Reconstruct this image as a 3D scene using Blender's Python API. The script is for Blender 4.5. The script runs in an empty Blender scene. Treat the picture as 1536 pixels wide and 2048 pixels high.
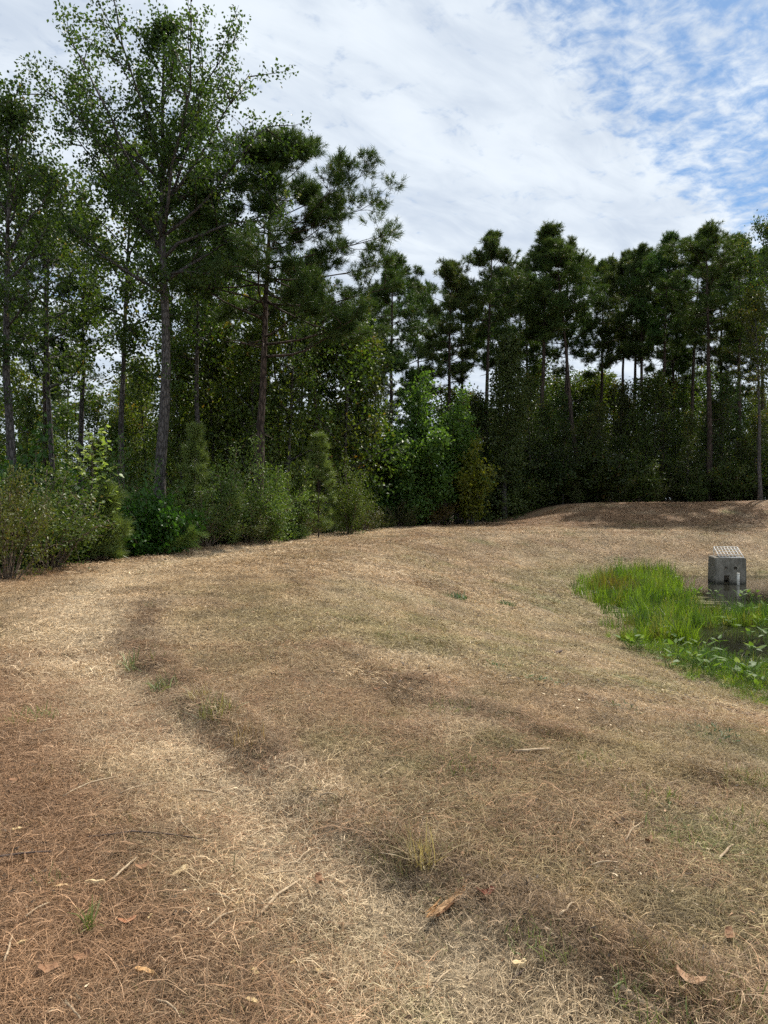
import bpy, math, random
import numpy as np
from mathutils import Vector, Matrix, Euler
R_ = math.radians
SC = bpy.context.scene
COL = SC.collection

# ------------------------------------------------------------------ camera, sky, sun, exposure
EYE = 1.65
FPX = 1420.0                      # focal length in photo pixels (1536 x 2048)
HORIZON = 1000.0
cam = bpy.data.cameras.new('camera')
cam.sensor_fit = 'VERTICAL'; cam.sensor_height = 36.0
cam.lens = 36.0 * FPX / 2048.0
cam.clip_start = 0.05; cam.clip_end = 5000
camo = bpy.data.objects.new('camera', cam); COL.objects.link(camo)
camo.location = (0, 0, EYE)
camo.rotation_euler = (R_(90) - math.atan((1024 - HORIZON) / FPX), 0, 0)
SC.camera = camo

SUN_AZ, SUN_EL = R_(38), R_(52)     # azimuth to the right of +Y
sun = bpy.data.lights.new('sun', 'SUN'); sun.energy = 5.0; sun.angle = R_(0.6); sun.color = (1.0, 0.93, 0.82)
suno = bpy.data.objects.new('sun', sun); COL.objects.link(suno)
sd = Vector((math.sin(SUN_AZ) * math.cos(SUN_EL), math.cos(SUN_AZ) * math.cos(SUN_EL), math.sin(SUN_EL)))
suno.rotation_euler = sd.to_track_quat('Z', 'Y').to_euler()
suno.location = sd * 200

SC.view_settings.view_transform = 'Standard'; SC.view_settings.look = 'None'
SC.view_settings.gamma = 1; SC.view_settings.use_curve_mapping = False
SC.view_settings.exposure = 0.28
SC.render.engine = 'CYCLES'
SC.cycles.max_bounces = 4; SC.cycles.diffuse_bounces = 2; SC.cycles.glossy_bounces = 2; SC.cycles.transmission_bounces = 3
SC.cycles.use_adaptive_sampling = True; SC.cycles.adaptive_threshold = 0.03
SC.cycles.transparent_max_bounces = 4
SC.cycles.use_denoising = False
SC.cycles.sample_clamp_indirect = 4.0


class NT:
    """small helper for node trees"""
    def __init__(s, tree):
        s.t = tree; s.n = tree.nodes; s.l = tree.links
    def node(s, typ, **kw):
        nd = s.n.new(typ)
        for k, v in kw.items():
            setattr(nd, k, v)
        return nd
    def put(s, sock, v):
        if hasattr(v, 'is_output') or isinstance(v, bpy.types.NodeSocket):
            s.l.new(v, sock)
        else:
            sock.default_value = v
    def math(s, op, a, b=0.0, c=None, clamp=False):
        nd = s.node('ShaderNodeMath', operation=op, use_clamp=clamp)
        s.put(nd.inputs[0], a); s.put(nd.inputs[1], b)
        if c is not None: s.put(nd.inputs[2], c)
        return nd.outputs[0]
    def mix(s, fac, a, b, blend='MIX'):
        nd = s.node('ShaderNodeMix', data_type='RGBA', blend_type=blend)
        s.put(nd.inputs[0], fac)
        s.put(nd.inputs[6], a if not isinstance(a, tuple) else (a + (1,))[:4])
        s.put(nd.inputs[7], b if not isinstance(b, tuple) else (b + (1,))[:4])
        return nd.outputs[2]
    def noise(s, vec, scale, detail=3, rough=0.55, dim='3D', dist=0.0):
        nd = s.node('ShaderNodeTexNoise', noise_dimensions=dim)
        if vec is not None: s.l.new(vec, nd.inputs['Vector'])
        nd.inputs['Scale'].default_value = scale; nd.inputs['Detail'].default_value = detail
        nd.inputs['Roughness'].default_value = rough; nd.inputs['Distortion'].default_value = dist
        return nd.outputs[0]
    def smooth(s, v, a, b, lo=0.0, hi=1.0):
        nd = s.node('ShaderNodeMapRange', interpolation_type='SMOOTHSTEP')
        s.put(nd.inputs[0], v)
        for i, q in enumerate((a, b, lo, hi)):
            s.put(nd.inputs[i + 1], q)
        return nd.outputs[0]


def make_world():
    w = bpy.data.worlds.new('World'); SC.world = w; w.use_nodes = True
    t = NT(w.node_tree); t.n.clear()
    out = t.node('ShaderNodeOutputWorld'); bg = t.node('ShaderNodeBackground')
    STR = 0.09
    bg.inputs['Strength'].default_value = STR
    t.l.new(bg.outputs[0], out.inputs[0])
    sky = t.node('ShaderNodeTexSky', sky_type='NISHITA')
    sky.sun_disc = False; sky.sun_elevation = SUN_EL; sky.sun_rotation = SUN_AZ
    sky.altitude = 100; sky.air_density = 1.0; sky.dust_density = 0.6; sky.ozone_density = 2.0
    tc = t.node('ShaderNodeTexCoord')
    sep = t.node('ShaderNodeSeparateXYZ'); t.l.new(tc.outputs['Generated'], sep.inputs[0])
    z = t.math('ADD', t.math('MAXIMUM', sep.outputs[2], 0.0), 0.06)
    px = t.math('DIVIDE', sep.outputs[0], z); py = t.math('DIVIDE', sep.outputs[1], z)
    # along / across the cloud streets (they run at 45 degrees)
    u = t.math('MULTIPLY', t.math('ADD', px, py), 0.7071)
    v = t.math('MULTIPLY', t.math('SUBTRACT', px, py), 0.7071)
    def vec(a, b, sa, sb):
        c = t.node('ShaderNodeCombineXYZ')
        t.l.new(t.math('MULTIPLY', a, sa), c.inputs[0]); t.l.new(t.math('MULTIPLY', b, sb), c.inputs[1])
        return c.outputs[0]
    pl = vec(px, py, 1, 1); st = vec(u, v, 0.35, 1.0)
    warp = t.math('MULTIPLY', t.math('SUBTRACT', t.noise(st, 1.7, 3), 0.5), 0.9)
    vv = t.math('ADD', t.math('ADD', v, 0.52), warp)
    street = t.math('COSINE', t.math('MULTIPLY', vv, 2 * math.pi / 2.4))        # 1 = gap, -1 = solid deck
    broad = t.noise(st, 0.9, 2)
    cov = t.math('SUBTRACT', 1.06, t.math('MULTIPLY', t.smooth(street, 0.45, 1.0), 0.72))
    cov = t.math('ADD', cov, t.math('MULTIPLY', t.math('SUBTRACT', broad, 0.5), 0.5))
    cov = t.math('ADD', cov, t.smooth(sep.outputs[2], 0.40, 0.14, 0.0, 0.75))     # decks close up towards the horizon
    cells = t.noise(pl, 15.0, 5, 0.62, dist=0.3)
    wisps = t.noise(vec(u, v, 1.0, 2.6), 3.4, 5, 0.6, dist=0.6)
    tex = t.math('ADD', t.math('MULTIPLY', t.math('SUBTRACT', cells, 0.5), 2.1),
                 t.math('MULTIPLY', t.math('SUBTRACT', wisps, 0.5), 1.1))
    den = t.smooth(t.math('ADD', cov, tex), -0.05, 0.95)
    # brightness of the cloud deck: soft grey bellies
    belly = t.noise(vec(u, v, 0.7, 1.1), 2.1, 4, 0.55)
    gr = t.math('ADD', t.math('MULTIPLY', belly, 0.65), t.math('MULTIPLY', wisps, 0.35))
    gb = t.smooth(gr, 0.36, 0.64)
    ccol = t.mix(gb, (0.52 / STR, 0.59 / STR, 0.69 / STR), (0.73 / STR, 0.79 / STR, 0.85 / STR))
    blue = t.mix(1.0, sky.outputs[0], (0.66, 0.90, 1.06), 'MULTIPLY')
    colr = t.mix(t.math('MULTIPLY', den, 0.97), blue, ccol)
    t.l.new(colr, bg.inputs['Color'])


make_world()

# ------------------------------------------------------------------ numpy helpers
rng = np.random.default_rng(7)
random.seed(7)
_T = np.random.default_rng(99).random((256, 256))


def vnoise(x, y, seed=0):
    x = np.asarray(x, float) + seed * 17.31; y = np.asarray(y, float) + seed * 9.77
    xi = np.floor(x).astype(int); yi = np.floor(y).astype(int)
    fx = x - xi; fy = y - yi
    fx = fx * fx * (3 - 2 * fx); fy = fy * fy * (3 - 2 * fy)
    a = _T[xi & 255, yi & 255]; b = _T[(xi + 1) & 255, yi & 255]
    c = _T[xi & 255, (yi + 1) & 255]; d = _T[(xi + 1) & 255, (yi + 1) & 255]
    return (a * (1 - fx) + b * fx) * (1 - fy) + (c * (1 - fx) + d * fx) * fy


def fbm(x, y, seed=0, oct=3):
    s = 0; a = 1.0; n = 0
    for i in range(oct):
        s = s + a * vnoise(x * 2 ** i, y * 2 ** i, seed + i * 3); n += a; a *= 0.5
    return s / n


def sst(a, b, x):
    t = np.clip((np.asarray(x, float) - a) / (b - a), 0, 1)
    return t * t * (3 - 2 * t)


# ------------------------------------------------------------------ terrain
WATER_Z = -1.56
PC = (15.0, 18.2); PA, PB, PN = 9.1, 12.4, 3.2
EDGE_Y = np.array([-60, 0, 10, 15.6, 20.4, 27.5, 37.8, 47, 55.8, 62, 90, 400.])
EDGE_X = np.array([-11, -9.6, -9.0, -8.5, -7.6, -5.2, -1.0, 3.7, 8.6, 12, 22, 60.])


def pond_d(x, y):
    """distance to the toe of the pond bank, negative inside"""
    dx = np.abs(x - PC[0]); dy = np.abs(y - PC[1])
    s = ((dx / PA) ** PN + (dy / PB) ** PN) ** (1 / PN) + 1e-6
    return np.hypot(dx, dy) * (1 - 1 / s)


def seg_dist(x, y, pts):
    best = np.full(np.shape(x), 1e9); x = np.asarray(x); y = np.asarray(y)
    for (ax, ay), (bx, by) in zip(pts[:-1], pts[1:]):
        vx, vy = bx - ax, by - ay
        t = np.clip(((x - ax) * vx + (y - ay) * vy) / (vx * vx + vy * vy), 0, 1)
        best = np.minimum(best, np.hypot(x - ax - t * vx, y - ay - t * vy))
    return best


WINDROW = [(1.5, 1.6), (0.85, 2.5), (0.3, 3.15), (-0.17, 3.6), (-0.9, 4.9), (-1.65, 6.0), (-2.9, 8.2), (-3.6, 11)]
WINDROW2 = [(3.4, 3.2), (1.7, 4.6), (0.2, 6.4), (-0.8, 8.2), (-1.4, 11), (-1.5, 15), (-0.5, 22)]
PATH = [(0.6, 1.9), (.06, 2.76), (-.45, 3.6), (-1.1, 4.5), (-1.85, 5.45), (-2.95, 7.1), (-4.2, 9.4), (-5.2, 12.3), (-5.9, 16.7), (-5.2, 22), (-3.4, 31), (2, 42)]


def H(x, y):
    x = np.asarray(x, float); y = np.asarray(y, float)
    d = pond_d(x, y)
    wob = (fbm(x * .22, y * .22, 5, 2) - .5) * 1.6
    up = sst(-0.6, 8.2, d + wob * .7)
    z = np.where(d < 0, -1.46 + np.maximum(d, -4) * 0.3, -1.46) + 1.46 * up
    e = np.interp(y, EDGE_Y, EDGE_X) - x + (fbm(y * .5, y * 0 + 3, 8, 2) - .5) * 0.8
    z = z - 1.5 * sst(-0.4, 6.0, e)
    m = sst(6.5, 15.5, x + (vnoise(y * .3, x * .3, 4) - .5) * 2) * sst(40.5, 49.5, y)
    z = z + (1.42 + 0.25 * sst(18, 32, x)) * m
    # mown surface: soft bumps, ruts and rows of raked straw
    near = np.exp(-np.hypot(x, y) / 60.0)
    z = z + (fbm(x * .35, y * .35, 1, 3) - .5) * 0.05 + (fbm(d * 1.5, (y - x) * .12, 13, 3) - .5) * .07 + (fbm(x * 1.7, y * 1.7, 2, 3) - .5) * 0.075 * near
    for W, a, wd in ((WINDROW, .075, .13), (WINDROW2, .05, .16)):
        sd_ = seg_dist(x, y, W)
        z = z + a * np.exp(-(sd_ / wd) ** 2) * 1.1 * sst(.15, .7, fbm(x * 4.2, y * 4.2, 6, 3))
    pd = seg_dist(x, y, PATH)
    z = z - 0.06 * np.exp(-(pd / .4) ** 2)
    far = sst(150, 400, np.hypot(x, y))
    return z * (1 - far) + (-1.2) * far


def ground_at(px, py):
    """point on the ground under a photo pixel (used once to survey where things lie)"""
    a = math.atan((1024 - HORIZON) / FPX)
    vx, vy, vz = (px - 768) / FPX, 1.0, (1024 - py) / FPX
    dy = vy * math.cos(a) + vz * math.sin(a); dz = -vy * math.sin(a) + vz * math.cos(a)
    d = Vector((vx, dy, dz))
    t = np.geomspace(1.5, 90, 900)
    g = EYE + d.z * t - H(d.x * t, d.y * t)
    k = int(np.argmax(g <= 0)) or 899
    f = g[k - 1] / (g[k - 1] - g[k] + 1e-9); t = t[k - 1] + (t[k] - t[k - 1]) * min(max(f, 0), 1)
    return d.x * t, d.y * t


def gz(x, y):
    return float(H(x, y))


# ------------------------------------------------------------------ mesh building
def mesh(name, V, F, mats, attrs=None, smooth=False):
    """V (n,3); F list of (m,k) int arrays"""
    me = bpy.data.meshes.new(name)
    V = np.asarray(V, np.float32)
    me.vertices.add(len(V)); me.vertices.foreach_set('co', V.ravel())
    F = [np.asarray(f, np.int32) for f in F if len(f)]
    nl = sum(f.size for f in F); npoly = sum(len(f) for f in F)
    me.loops.add(nl); me.polygons.add(npoly)
    me.loops.foreach_set('vertex_index', np.concatenate([f.ravel() for f in F]))
    tot = np.concatenate([np.full(len(f), f.shape[1], np.int32) for f in F])
    me.polygons.foreach_set('loop_start', np.concatenate([[0], np.cumsum(tot)[:-1]]).astype(np.int32))
    me.polygons.foreach_set('use_smooth', np.full(npoly, smooth))
    for m in (mats if isinstance(mats, (list, tuple)) else [mats]):
        me.materials.append(m)
    for k, (dom, typ, arr) in (attrs or {}).items():
        at = me.attributes.new(k, typ, dom)
        at.data.foreach_set('color' if typ == 'FLOAT_COLOR' else ('vector' if typ == 'FLOAT_VECTOR' else 'value'),
                            np.asarray(arr).ravel())
    me.update(calc_edges=True)
    return me


def obj(name, me, parent=None, loc=None):
    o = bpy.data.objects.new(name, me); COL.objects.link(o)
    if parent is not None: o.parent = parent
    if loc is not None: o.location = loc
    return o


def tag(o, label, cat, group=None):
    o['label'] = label; o['category'] = cat
    if group: o['group'] = group
    return o


def thing(name, label, cat, loc=(0, 0, 0), rz=0, group=None):
    o = bpy.data.objects.new(name, None); COL.objects.link(o)
    o.empty_display_size = 0.3
    o.location = loc; o.rotation_euler = (0, 0, rz)
    return tag(o, label, cat, group)


def copy_tree(o, parent=None):
    c = o.copy(); COL.objects.link(c); c.parent = parent
    for ch in list(o.children):
        copy_tree(ch, c)
    return c


class Tubes:
    def __init__(s): s.V = []; s.F = []; s.n = 0
    def add(s, pts, rad, k=6):
        pts = np.asarray(pts, float); m = len(pts)
        rad = np.asarray(rad, float) if np.ndim(rad) else np.full(m, rad)
        tan = np.gradient(pts, axis=0); tan /= np.linalg.norm(tan, axis=1)[:, None] + 1e-9
        ref = np.array([0, 0, 1.0]) if abs(tan[0, 2]) < .9 else np.array([1.0, 0, 0])
        a = np.linspace(0, 2 * np.pi, k, endpoint=False)
        b1 = np.cross(tan, ref); b1 /= np.linalg.norm(b1, axis=1)[:, None] + 1e-9
        b2 = np.cross(tan, b1)
        ring = pts[:, None] + rad[:, None, None] * (np.cos(a)[None, :, None] * b1[:, None] + np.sin(a)[None, :, None] * b2[:, None])
        i = np.arange(m - 1)[:, None] * k; j = np.arange(k)[None]; j2 = (j + 1) % k
        q = np.stack([i + j, i + j2, i + k + j2, i + k + j], -1).reshape(-1, 4) + s.n
        s.V.append(ring.reshape(-1, 3)); s.F.append(q); s.n += m * k
        # caps
        for e, o in ((0, s.n - m * k), (1, s.n - k)):
            s.V.append(pts[[0 if e == 0 else -1]])
            c = s.n; s.n += 1
            t = np.arange(k); tri = np.stack([np.full(k, c), o + (t + (e == 0)) % k, o + (t + (e == 1)) % k], -1)
            s.F.append(np.concatenate([tri, tri[:, :1]], 1)[:, :3])
    def mesh(s, name, mat, smooth=True):
        q = [f for f in s.F if f.shape[1] == 4]; t = [f for f in s.F if f.shape[1] == 3]
        return mesh(name, np.concatenate(s.V), [np.concatenate(q), np.concatenate(t)], mat, smooth=smooth)


def unit(v):
    return v / (np.linalg.norm(v, axis=-1, keepdims=True) + 1e-9)


def leaf_mesh(name, C, D, K, sig, L, W, mat, r, up=0.5, droop=0.3, cl_rnd=None):
    """K diamond leaves scattered round every clump centre C"""
    M = len(C)
    P = np.repeat(C, K, 0) + r.normal(0, 1, (M * K, 3)) * np.array([sig, sig, sig * .75])
    n = unit(r.normal(0, 1, P.shape) + np.array([0, 0, up]))
    t = r.normal(0, 1, P.shape) + np.array([0, 0, -droop]); t = unit(t - n * (t * n).sum(1, keepdims=True))
    b = np.cross(n, t)
    l = L * r.uniform(.65, 1.25, (len(P), 1)); w = W * r.uniform(.7, 1.2, (len(P), 1))
    fold = n * l * .12
    V = np.stack([P, P + t * l * .45 + b * w * .5 + fold, P + t * l, P + t * l * .45 - b * w * .5 + fold], 1).reshape(-1, 3)
    F = np.arange(len(V)).reshape(-1, 4)
    cr = np.repeat(r.random(M) if cl_rnd is None else cl_rnd, K)
    rn = np.clip(cr * .55 + r.random(len(P)) * .45, 0, 1)
    return mesh(name, V, [F], mat, {'rnd': ('FACE', 'FLOAT', rn.astype(np.float32))})


def needle_mesh(name, C, D, K, L, W, mat, r, spread=0.9, droop=0.12):
    M = len(C); N = M * K
    d = unit(np.repeat(unit(D), K, 0) + r.normal(0, spread * .6, (N, 3)))
    P = np.repeat(C, K, 0) + d * .01 + r.normal(0, .02, (N, 3)) * 1.5
    P = P - np.repeat(unit(D), K, 0) * r.uniform(0, .22, (N, 1))
    l = L * r.uniform(.7, 1.15, (N, 1))
    b = unit(np.cross(d, r.normal(0, 1, (N, 3)))) * W * .5
    tip = P + d * l - np.array([0, 0, 1]) * l * droop
    V = np.stack([P - b, P + b, tip], 1).reshape(-1, 3)
    cr = np.repeat(r.random(M), K)
    rn = np.clip(cr * .6 + r.random(N) * .4, 0, 1)
    return mesh(name, V, [np.arange(N * 3).reshape(-1, 3)], mat, {'rnd': ('FACE', 'FLOAT', rn.astype(np.float32))})


# ------------------------------------------------------------------ materials
def new_mat(name):
    m = bpy.data.materials.new(name); m.use_nodes = True
    t = NT(m.node_tree); t.n.clear()
    out = t.node('ShaderNodeOutputMaterial'); p = t.node('ShaderNodeBsdfPrincipled')
    t.l.new(p.outputs[0], out.inputs[0])
    return m, t, p, out


def leaf_mat(name, ca, cb, cc=None, trans=0.35, rough=0.45, spec=0.35, tcol=None, inst=None):
    """dark/light leaf colours; cc = rare autumn colour"""
    m, t, p, out = new_mat(name)
    at = t.node('ShaderNodeAttribute', attribute_name='rnd')
    oi = t.node('ShaderNodeObjectInfo')
    c = t.mix(at.outputs['Fac'], ca, cb)
    if cc:
        c = t.mix(t.smooth(at.outputs['Fac'], .86, .93), c, cc)
    if inst:
        ia = t.node('ShaderNodeAttribute', attribute_name=inst, attribute_type='INSTANCER')
        c = t.mix(1.0, c, ia.outputs['Color'], 'MULTIPLY')
    else:
        c = t.mix(1.0, c, oi.outputs['Color'], 'MULTIPLY')
    t.l.new(c, p.inputs['Base Color'])
    p.inputs['Roughness'].default_value = rough
    p.inputs['Specular IOR Level'].default_value = spec
    tr = t.node('ShaderNodeBsdfTranslucent')
    tc = t.mix(1.0, c, tcol or (1.5, 1.5, 0.6), 'MULTIPLY'); t.l.new(tc, tr.inputs[0])
    mx = t.node('ShaderNodeMixShader'); mx.inputs[0].default_value = trans
    t.l.new(p.outputs[0], mx.inputs[1]); t.l.new(tr.outputs[0], mx.inputs[2])
    t.l.new(mx.outputs[0], out.inputs[0])
    return m


def bark_mat(name, ca, cb, sc=6.0, zs=0.25, bump=0.6):
    m, t, p, out = new_mat(name)
    tc = t.node('ShaderNodeTexCoord'); mp = t.node('ShaderNodeMapping')
    mp.inputs['Scale'].default_value = (1, 1, zs); t.l.new(tc.outputs['Object'], mp.inputs[0])
    n = t.noise(mp.outputs[0], sc * 3, 5, .65, dist=.6); n2 = t.noise(tc.outputs['Object'], 0.8, 3)
    vo = t.node('ShaderNodeTexVoronoi', feature='DISTANCE_TO_EDGE'); t.l.new(mp.outputs[0], vo.inputs['Vector'])
    vo.inputs['Scale'].default_value = sc * 2.2
    f = t.math('MULTIPLY', t.smooth(vo.outputs[0], 0.0, 0.25, .35, 1.0), n)
    c = t.mix(t.smooth(f, .15, .6), ca, cb)
    c = t.mix(t.smooth(n2, .3, .75, 0, .5), c, (ca[0] * .8, ca[1] * .8, ca[2] * .8))
    oi = t.node('ShaderNodeObjectInfo')
    c = t.mix(1.0, c, oi.outputs['Color'], 'MULTIPLY')
    t.l.new(c, p.inputs['Base Color']); p.inputs['Roughness'].default_value = .9
    p.inputs['Specular IOR Level'].default_value = .15
    b = t.node('ShaderNodeBump'); b.inputs['Strength'].default_value = bump; b.inputs['Distance'].default_value = .05
    t.l.new(f, b.inputs['Height']); t.l.new(b.outputs[0], p.inputs['Normal'])
    return m


def plain_mat(name, ca, cb, sc=40, rough=.8, bump=.3, stretch=(1, 1, 1), spec=.2):
    m, t, p, out = new_mat(name)
    tc = t.node('ShaderNodeTexCoord'); mp = t.node('ShaderNodeMapping'); mp.inputs['Scale'].default_value = stretch
    t.l.new(tc.outputs['Object'], mp.inputs[0])
    n = t.noise(mp.outputs[0], sc, 4, .6)
    oi = t.node('ShaderNodeObjectInfo')
    c = t.mix(1.0, t.mix(t.smooth(n, .3, .7), ca, cb), oi.outputs['Color'], 'MULTIPLY')
    t.l.new(c, p.inputs['Base Color'])
    p.inputs['Roughness'].default_value = rough; p.inputs['Specular IOR Level'].default_value = spec
    b = t.node('ShaderNodeBump'); b.inputs['Strength'].default_value = bump; b.inputs['Distance'].default_value = .01
    t.l.new(n, b.inputs['Height']); t.l.new(b.outputs[0], p.inputs['Normal'])
    return m


M_POPLAR = leaf_mat('poplar_leaf', (.026, .058, .015), (.075, .125, .028), (.11, .13, .03), trans=.42)
M_HARD = leaf_mat('hardwood_leaf', (.03, .06, .016), (.085, .13, .03), (.16, .12, .03), trans=.4)
M_MAPLE = leaf_mat('maple_leaf', (.045, .10, .022), (.12, .21, .045), trans=.45)
M_HOLLY = leaf_mat('glossy_leaf', (.042, .068, .018), (.125, .155, .045), (.20, .19, .12), trans=.3, rough=.5, spec=.35)
M_BRUSH = leaf_mat('brush_leaf', (.05, .06, .02), (.13, .13, .045), (.17, .10, .04), trans=.3)
M_PALE = leaf_mat('pale_leaf', (.12, .19, .045), (.26, .34, .12), (.36, .42, .27), trans=.45)
M_NEEDLE = leaf_mat('pine_needle', (.022, .045, .016), (.065, .10, .03), (.10, .085, .03), trans=.28, rough=.5, spec=.2)
M_YNEEDLE = leaf_mat('young_pine_needle', (.085, .125, .03), (.19, .25, .08), trans=.3, rough=.4, spec=.4)
M_BARK = bark_mat('grey_bark', (.045, .041, .038), (.17, .155, .145))
M_PBARK = bark_mat('pine_bark', (.035, .027, .022), (.14, .105, .085), sc=4)
M_TWIG = bark_mat('twig_bark', (.09, .07, .05), (.22, .18, .14), sc=12)

# ------------------------------------------------------------------ ground colours
C_TAN = np.array([.46, .345, .205]); C_PALE = np.array([.66, .53, .36]); C_RUST = np.array([.33, .20, .115])
C_OLIVE = np.array([.27, .245, .105]); C_DARK = np.array([.15, .10, .06]); C_GREEN = np.array([.16, .20, .06])
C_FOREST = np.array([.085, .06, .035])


def lerp(a, b, t):
    return a * (1 - t[:, None]) + b * t[:, None]


def zone(x, y, jitter=0.0):
    x = np.asarray(x, float); y = np.asarray(y, float)
    c = np.tile(C_TAN, (len(x), 1))
    n1 = fbm(x * .55, y * .55, 11, 4); n2 = fbm(x * .9, y * .9, 21, 4); n3 = fbm(x * .35, y * .35, 31, 3)
    n4 = fbm(x * 2.3, y * 2.3, 41, 3)
    d = pond_d(x, y)
    n5 = fbm(d * 1.6, np.arctan2(y - PC[1], x - PC[0]) * 2.5, 91, 4)       # streaks along the mower's passes
    c = lerp(c, C_OLIVE, sst(.42, .68, n1 * .5 + n4 * .5) * .75 * sst(-3, 1.2, x + .15 * y) * (1 - sst(30, 48, y)))
    c = lerp(c, C_RUST * 1.1, sst(9, 22, y) * .35)
    c = lerp(c, C_DARK, sst(.56, .74, n5) * .25); c = lerp(c, C_PALE, sst(.48, .3, n5) * .4)
    c = lerp(c, C_OLIVE, .6 * np.exp(-((d - .6) / 1.6) ** 2))
    # reddish pine straw: lower left foreground, windrows, far bank, under the wood's edge
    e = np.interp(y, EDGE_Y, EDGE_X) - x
    w1 = seg_dist(x, y, WINDROW); w2 = seg_dist(x, y, WINDROW2)
    left = sst(.1, .9, -(x + 0.42) - (y - 3.6) * .75 + (n2 - .5) * 1.2) * (1 - sst(6, 11, y))
    rust = np.maximum.reduce([left * .95, np.exp(-(w1 / .26) ** 2) * .9 * sst(.15, .4, n4), np.exp(-(w2 / .3) ** 2) * .5 * sst(.42, .6, n4),
                              sst(.55, .72, n3) * .4, sst(40, 44, y) * .75 * sst(3, 9, x), np.exp(-((e + .8) / 1.2) ** 2) * .6])
    c = lerp(c, C_RUST, np.clip(rust, 0, 1))
    pth = seg_dist(x, y, PATH)
    c = lerp(c, C_PALE, np.exp(-(pth / (.34 + .2 * n2 + .02 * y)) ** 2) * 1.0)
    c = lerp(c, C_PALE, sst(.56, .72, n2) * .45)
    c = lerp(c, C_DARK, sst(.6, .78, n4) * .35); c = lerp(c, C_DARK, sst(.6, .8, fbm(x * 6, y * 6, 66, 2)) * .5)
    c = lerp(c, C_DARK, np.exp(-(w1 / .13) ** 2) * .75 * sst(.22, .5, n4)); c = lerp(c, C_DARK, np.exp(-(w2 / .16) ** 2) * .4 * sst(.54, .68, n4))
    c = lerp(c, C_GREEN, sst(.66, .8, fbm(x * 1.4, y * 1.4, 51, 3)) * .6 * sst(-1.5, 1.5, x))
    c = lerp(c, C_DARK * .5, sst(-.4, -1.2, d))
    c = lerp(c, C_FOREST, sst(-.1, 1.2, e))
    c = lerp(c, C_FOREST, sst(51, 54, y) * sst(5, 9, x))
    return c


def ground():
    def axis(c, fine, nfine, grow, lim):
        a = [0.0]; s = fine
        for i in range(4000):
            a.append(a[-1] + s)
            if i > nfine: s *= grow
            if a[-1] > lim: break
        return np.array(a)
    xp = axis(0, .085, 45, 1.022, 900); xn = -axis(0, .085, 45, 1.022, 900)[1:][::-1]
    xs = np.concatenate([xn, xp])
    yp = 2.0 + axis(0, .07, 70, 1.0125, 1500); yn = 2.0 - axis(0, .15, 8, 1.12, 300)[1:][::-1]
    ys = np.concatenate([yn, yp])
    X, Y = np.meshgrid(xs, ys)
    x = X.ravel(); y = Y.ravel(); z = H(x, y)
    V = np.stack([x, y, z], 1)
    nx, ny = len(xs), len(ys)
    i = np.arange(ny - 1)[:, None] * nx; j = np.arange(nx - 1)[None]
    F = np.stack([i + j, i + j + 1, i + nx + j + 1, i + nx + j], -1).reshape(-1, 4)
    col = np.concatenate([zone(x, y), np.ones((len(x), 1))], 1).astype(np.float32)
    m, t, p, out = new_mat('mown_ground')
    ga = t.node('ShaderNodeAttribute', attribute_name='gcol')
    tc = t.node('ShaderNodeTexCoord')
    def strm(rot, sx, sy):
        mp = t.node('ShaderNodeMapping'); mp.inputs['Rotation'].default_value = (0, 0, rot)
        mp.inputs['Scale'].default_value = (sx, sy, 1); t.l.new(tc.outputs['Object'], mp.inputs[0]); return mp.outputs[0]
    s1 = t.noise(strm(.6, 1, 6), 26, 4, .7, dist=.8); s2 = t.noise(strm(2.2, 1, 6), 23, 4, .7, dist=.8)
    s3 = t.noise(strm(1.4, 1, 5), 9, 4, .65, dist=.5)
    st = t.math('MAXIMUM', t.math('MAXIMUM', s1, s2), s3)
    big = t.noise(tc.outputs['Object'], 3.2, 5, .65); mid = t.noise(tc.outputs['Object'], 9.0, 5, .7)
    k = t.smooth(st, .38, .72, .22, .95)
    k = t.math('MULTIPLY', k, t.smooth(big, .3, .7, .78, 1.2)); k = t.math('MULTIPLY', k, t.smooth(mid, .28, .7, .6, 1.25))
    cc = t.node('ShaderNodeCombineColor')
    for q in range(3): t.l.new(k, cc.inputs[q])
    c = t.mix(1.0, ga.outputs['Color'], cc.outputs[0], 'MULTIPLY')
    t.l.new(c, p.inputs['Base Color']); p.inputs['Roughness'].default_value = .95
    p.inputs['Specular IOR Level'].default_value = .1
    b = t.node('ShaderNodeBump'); b.inputs['Strength'].default_value = .9; b.inputs['Distance'].default_value = .05
    hh = t.math('ADD', t.math('MULTIPLY', st, .6), mid)
    t.l.new(hh, b.inputs['Height']); t.l.new(b.outputs[0], p.inputs['Normal'])
    o = obj('ground', mesh('ground', V, [F], m, {'gcol': ('POINT', 'FLOAT_COLOR', col)}, smooth=True))
    o['kind'] = 'structure'


ground()


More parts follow.
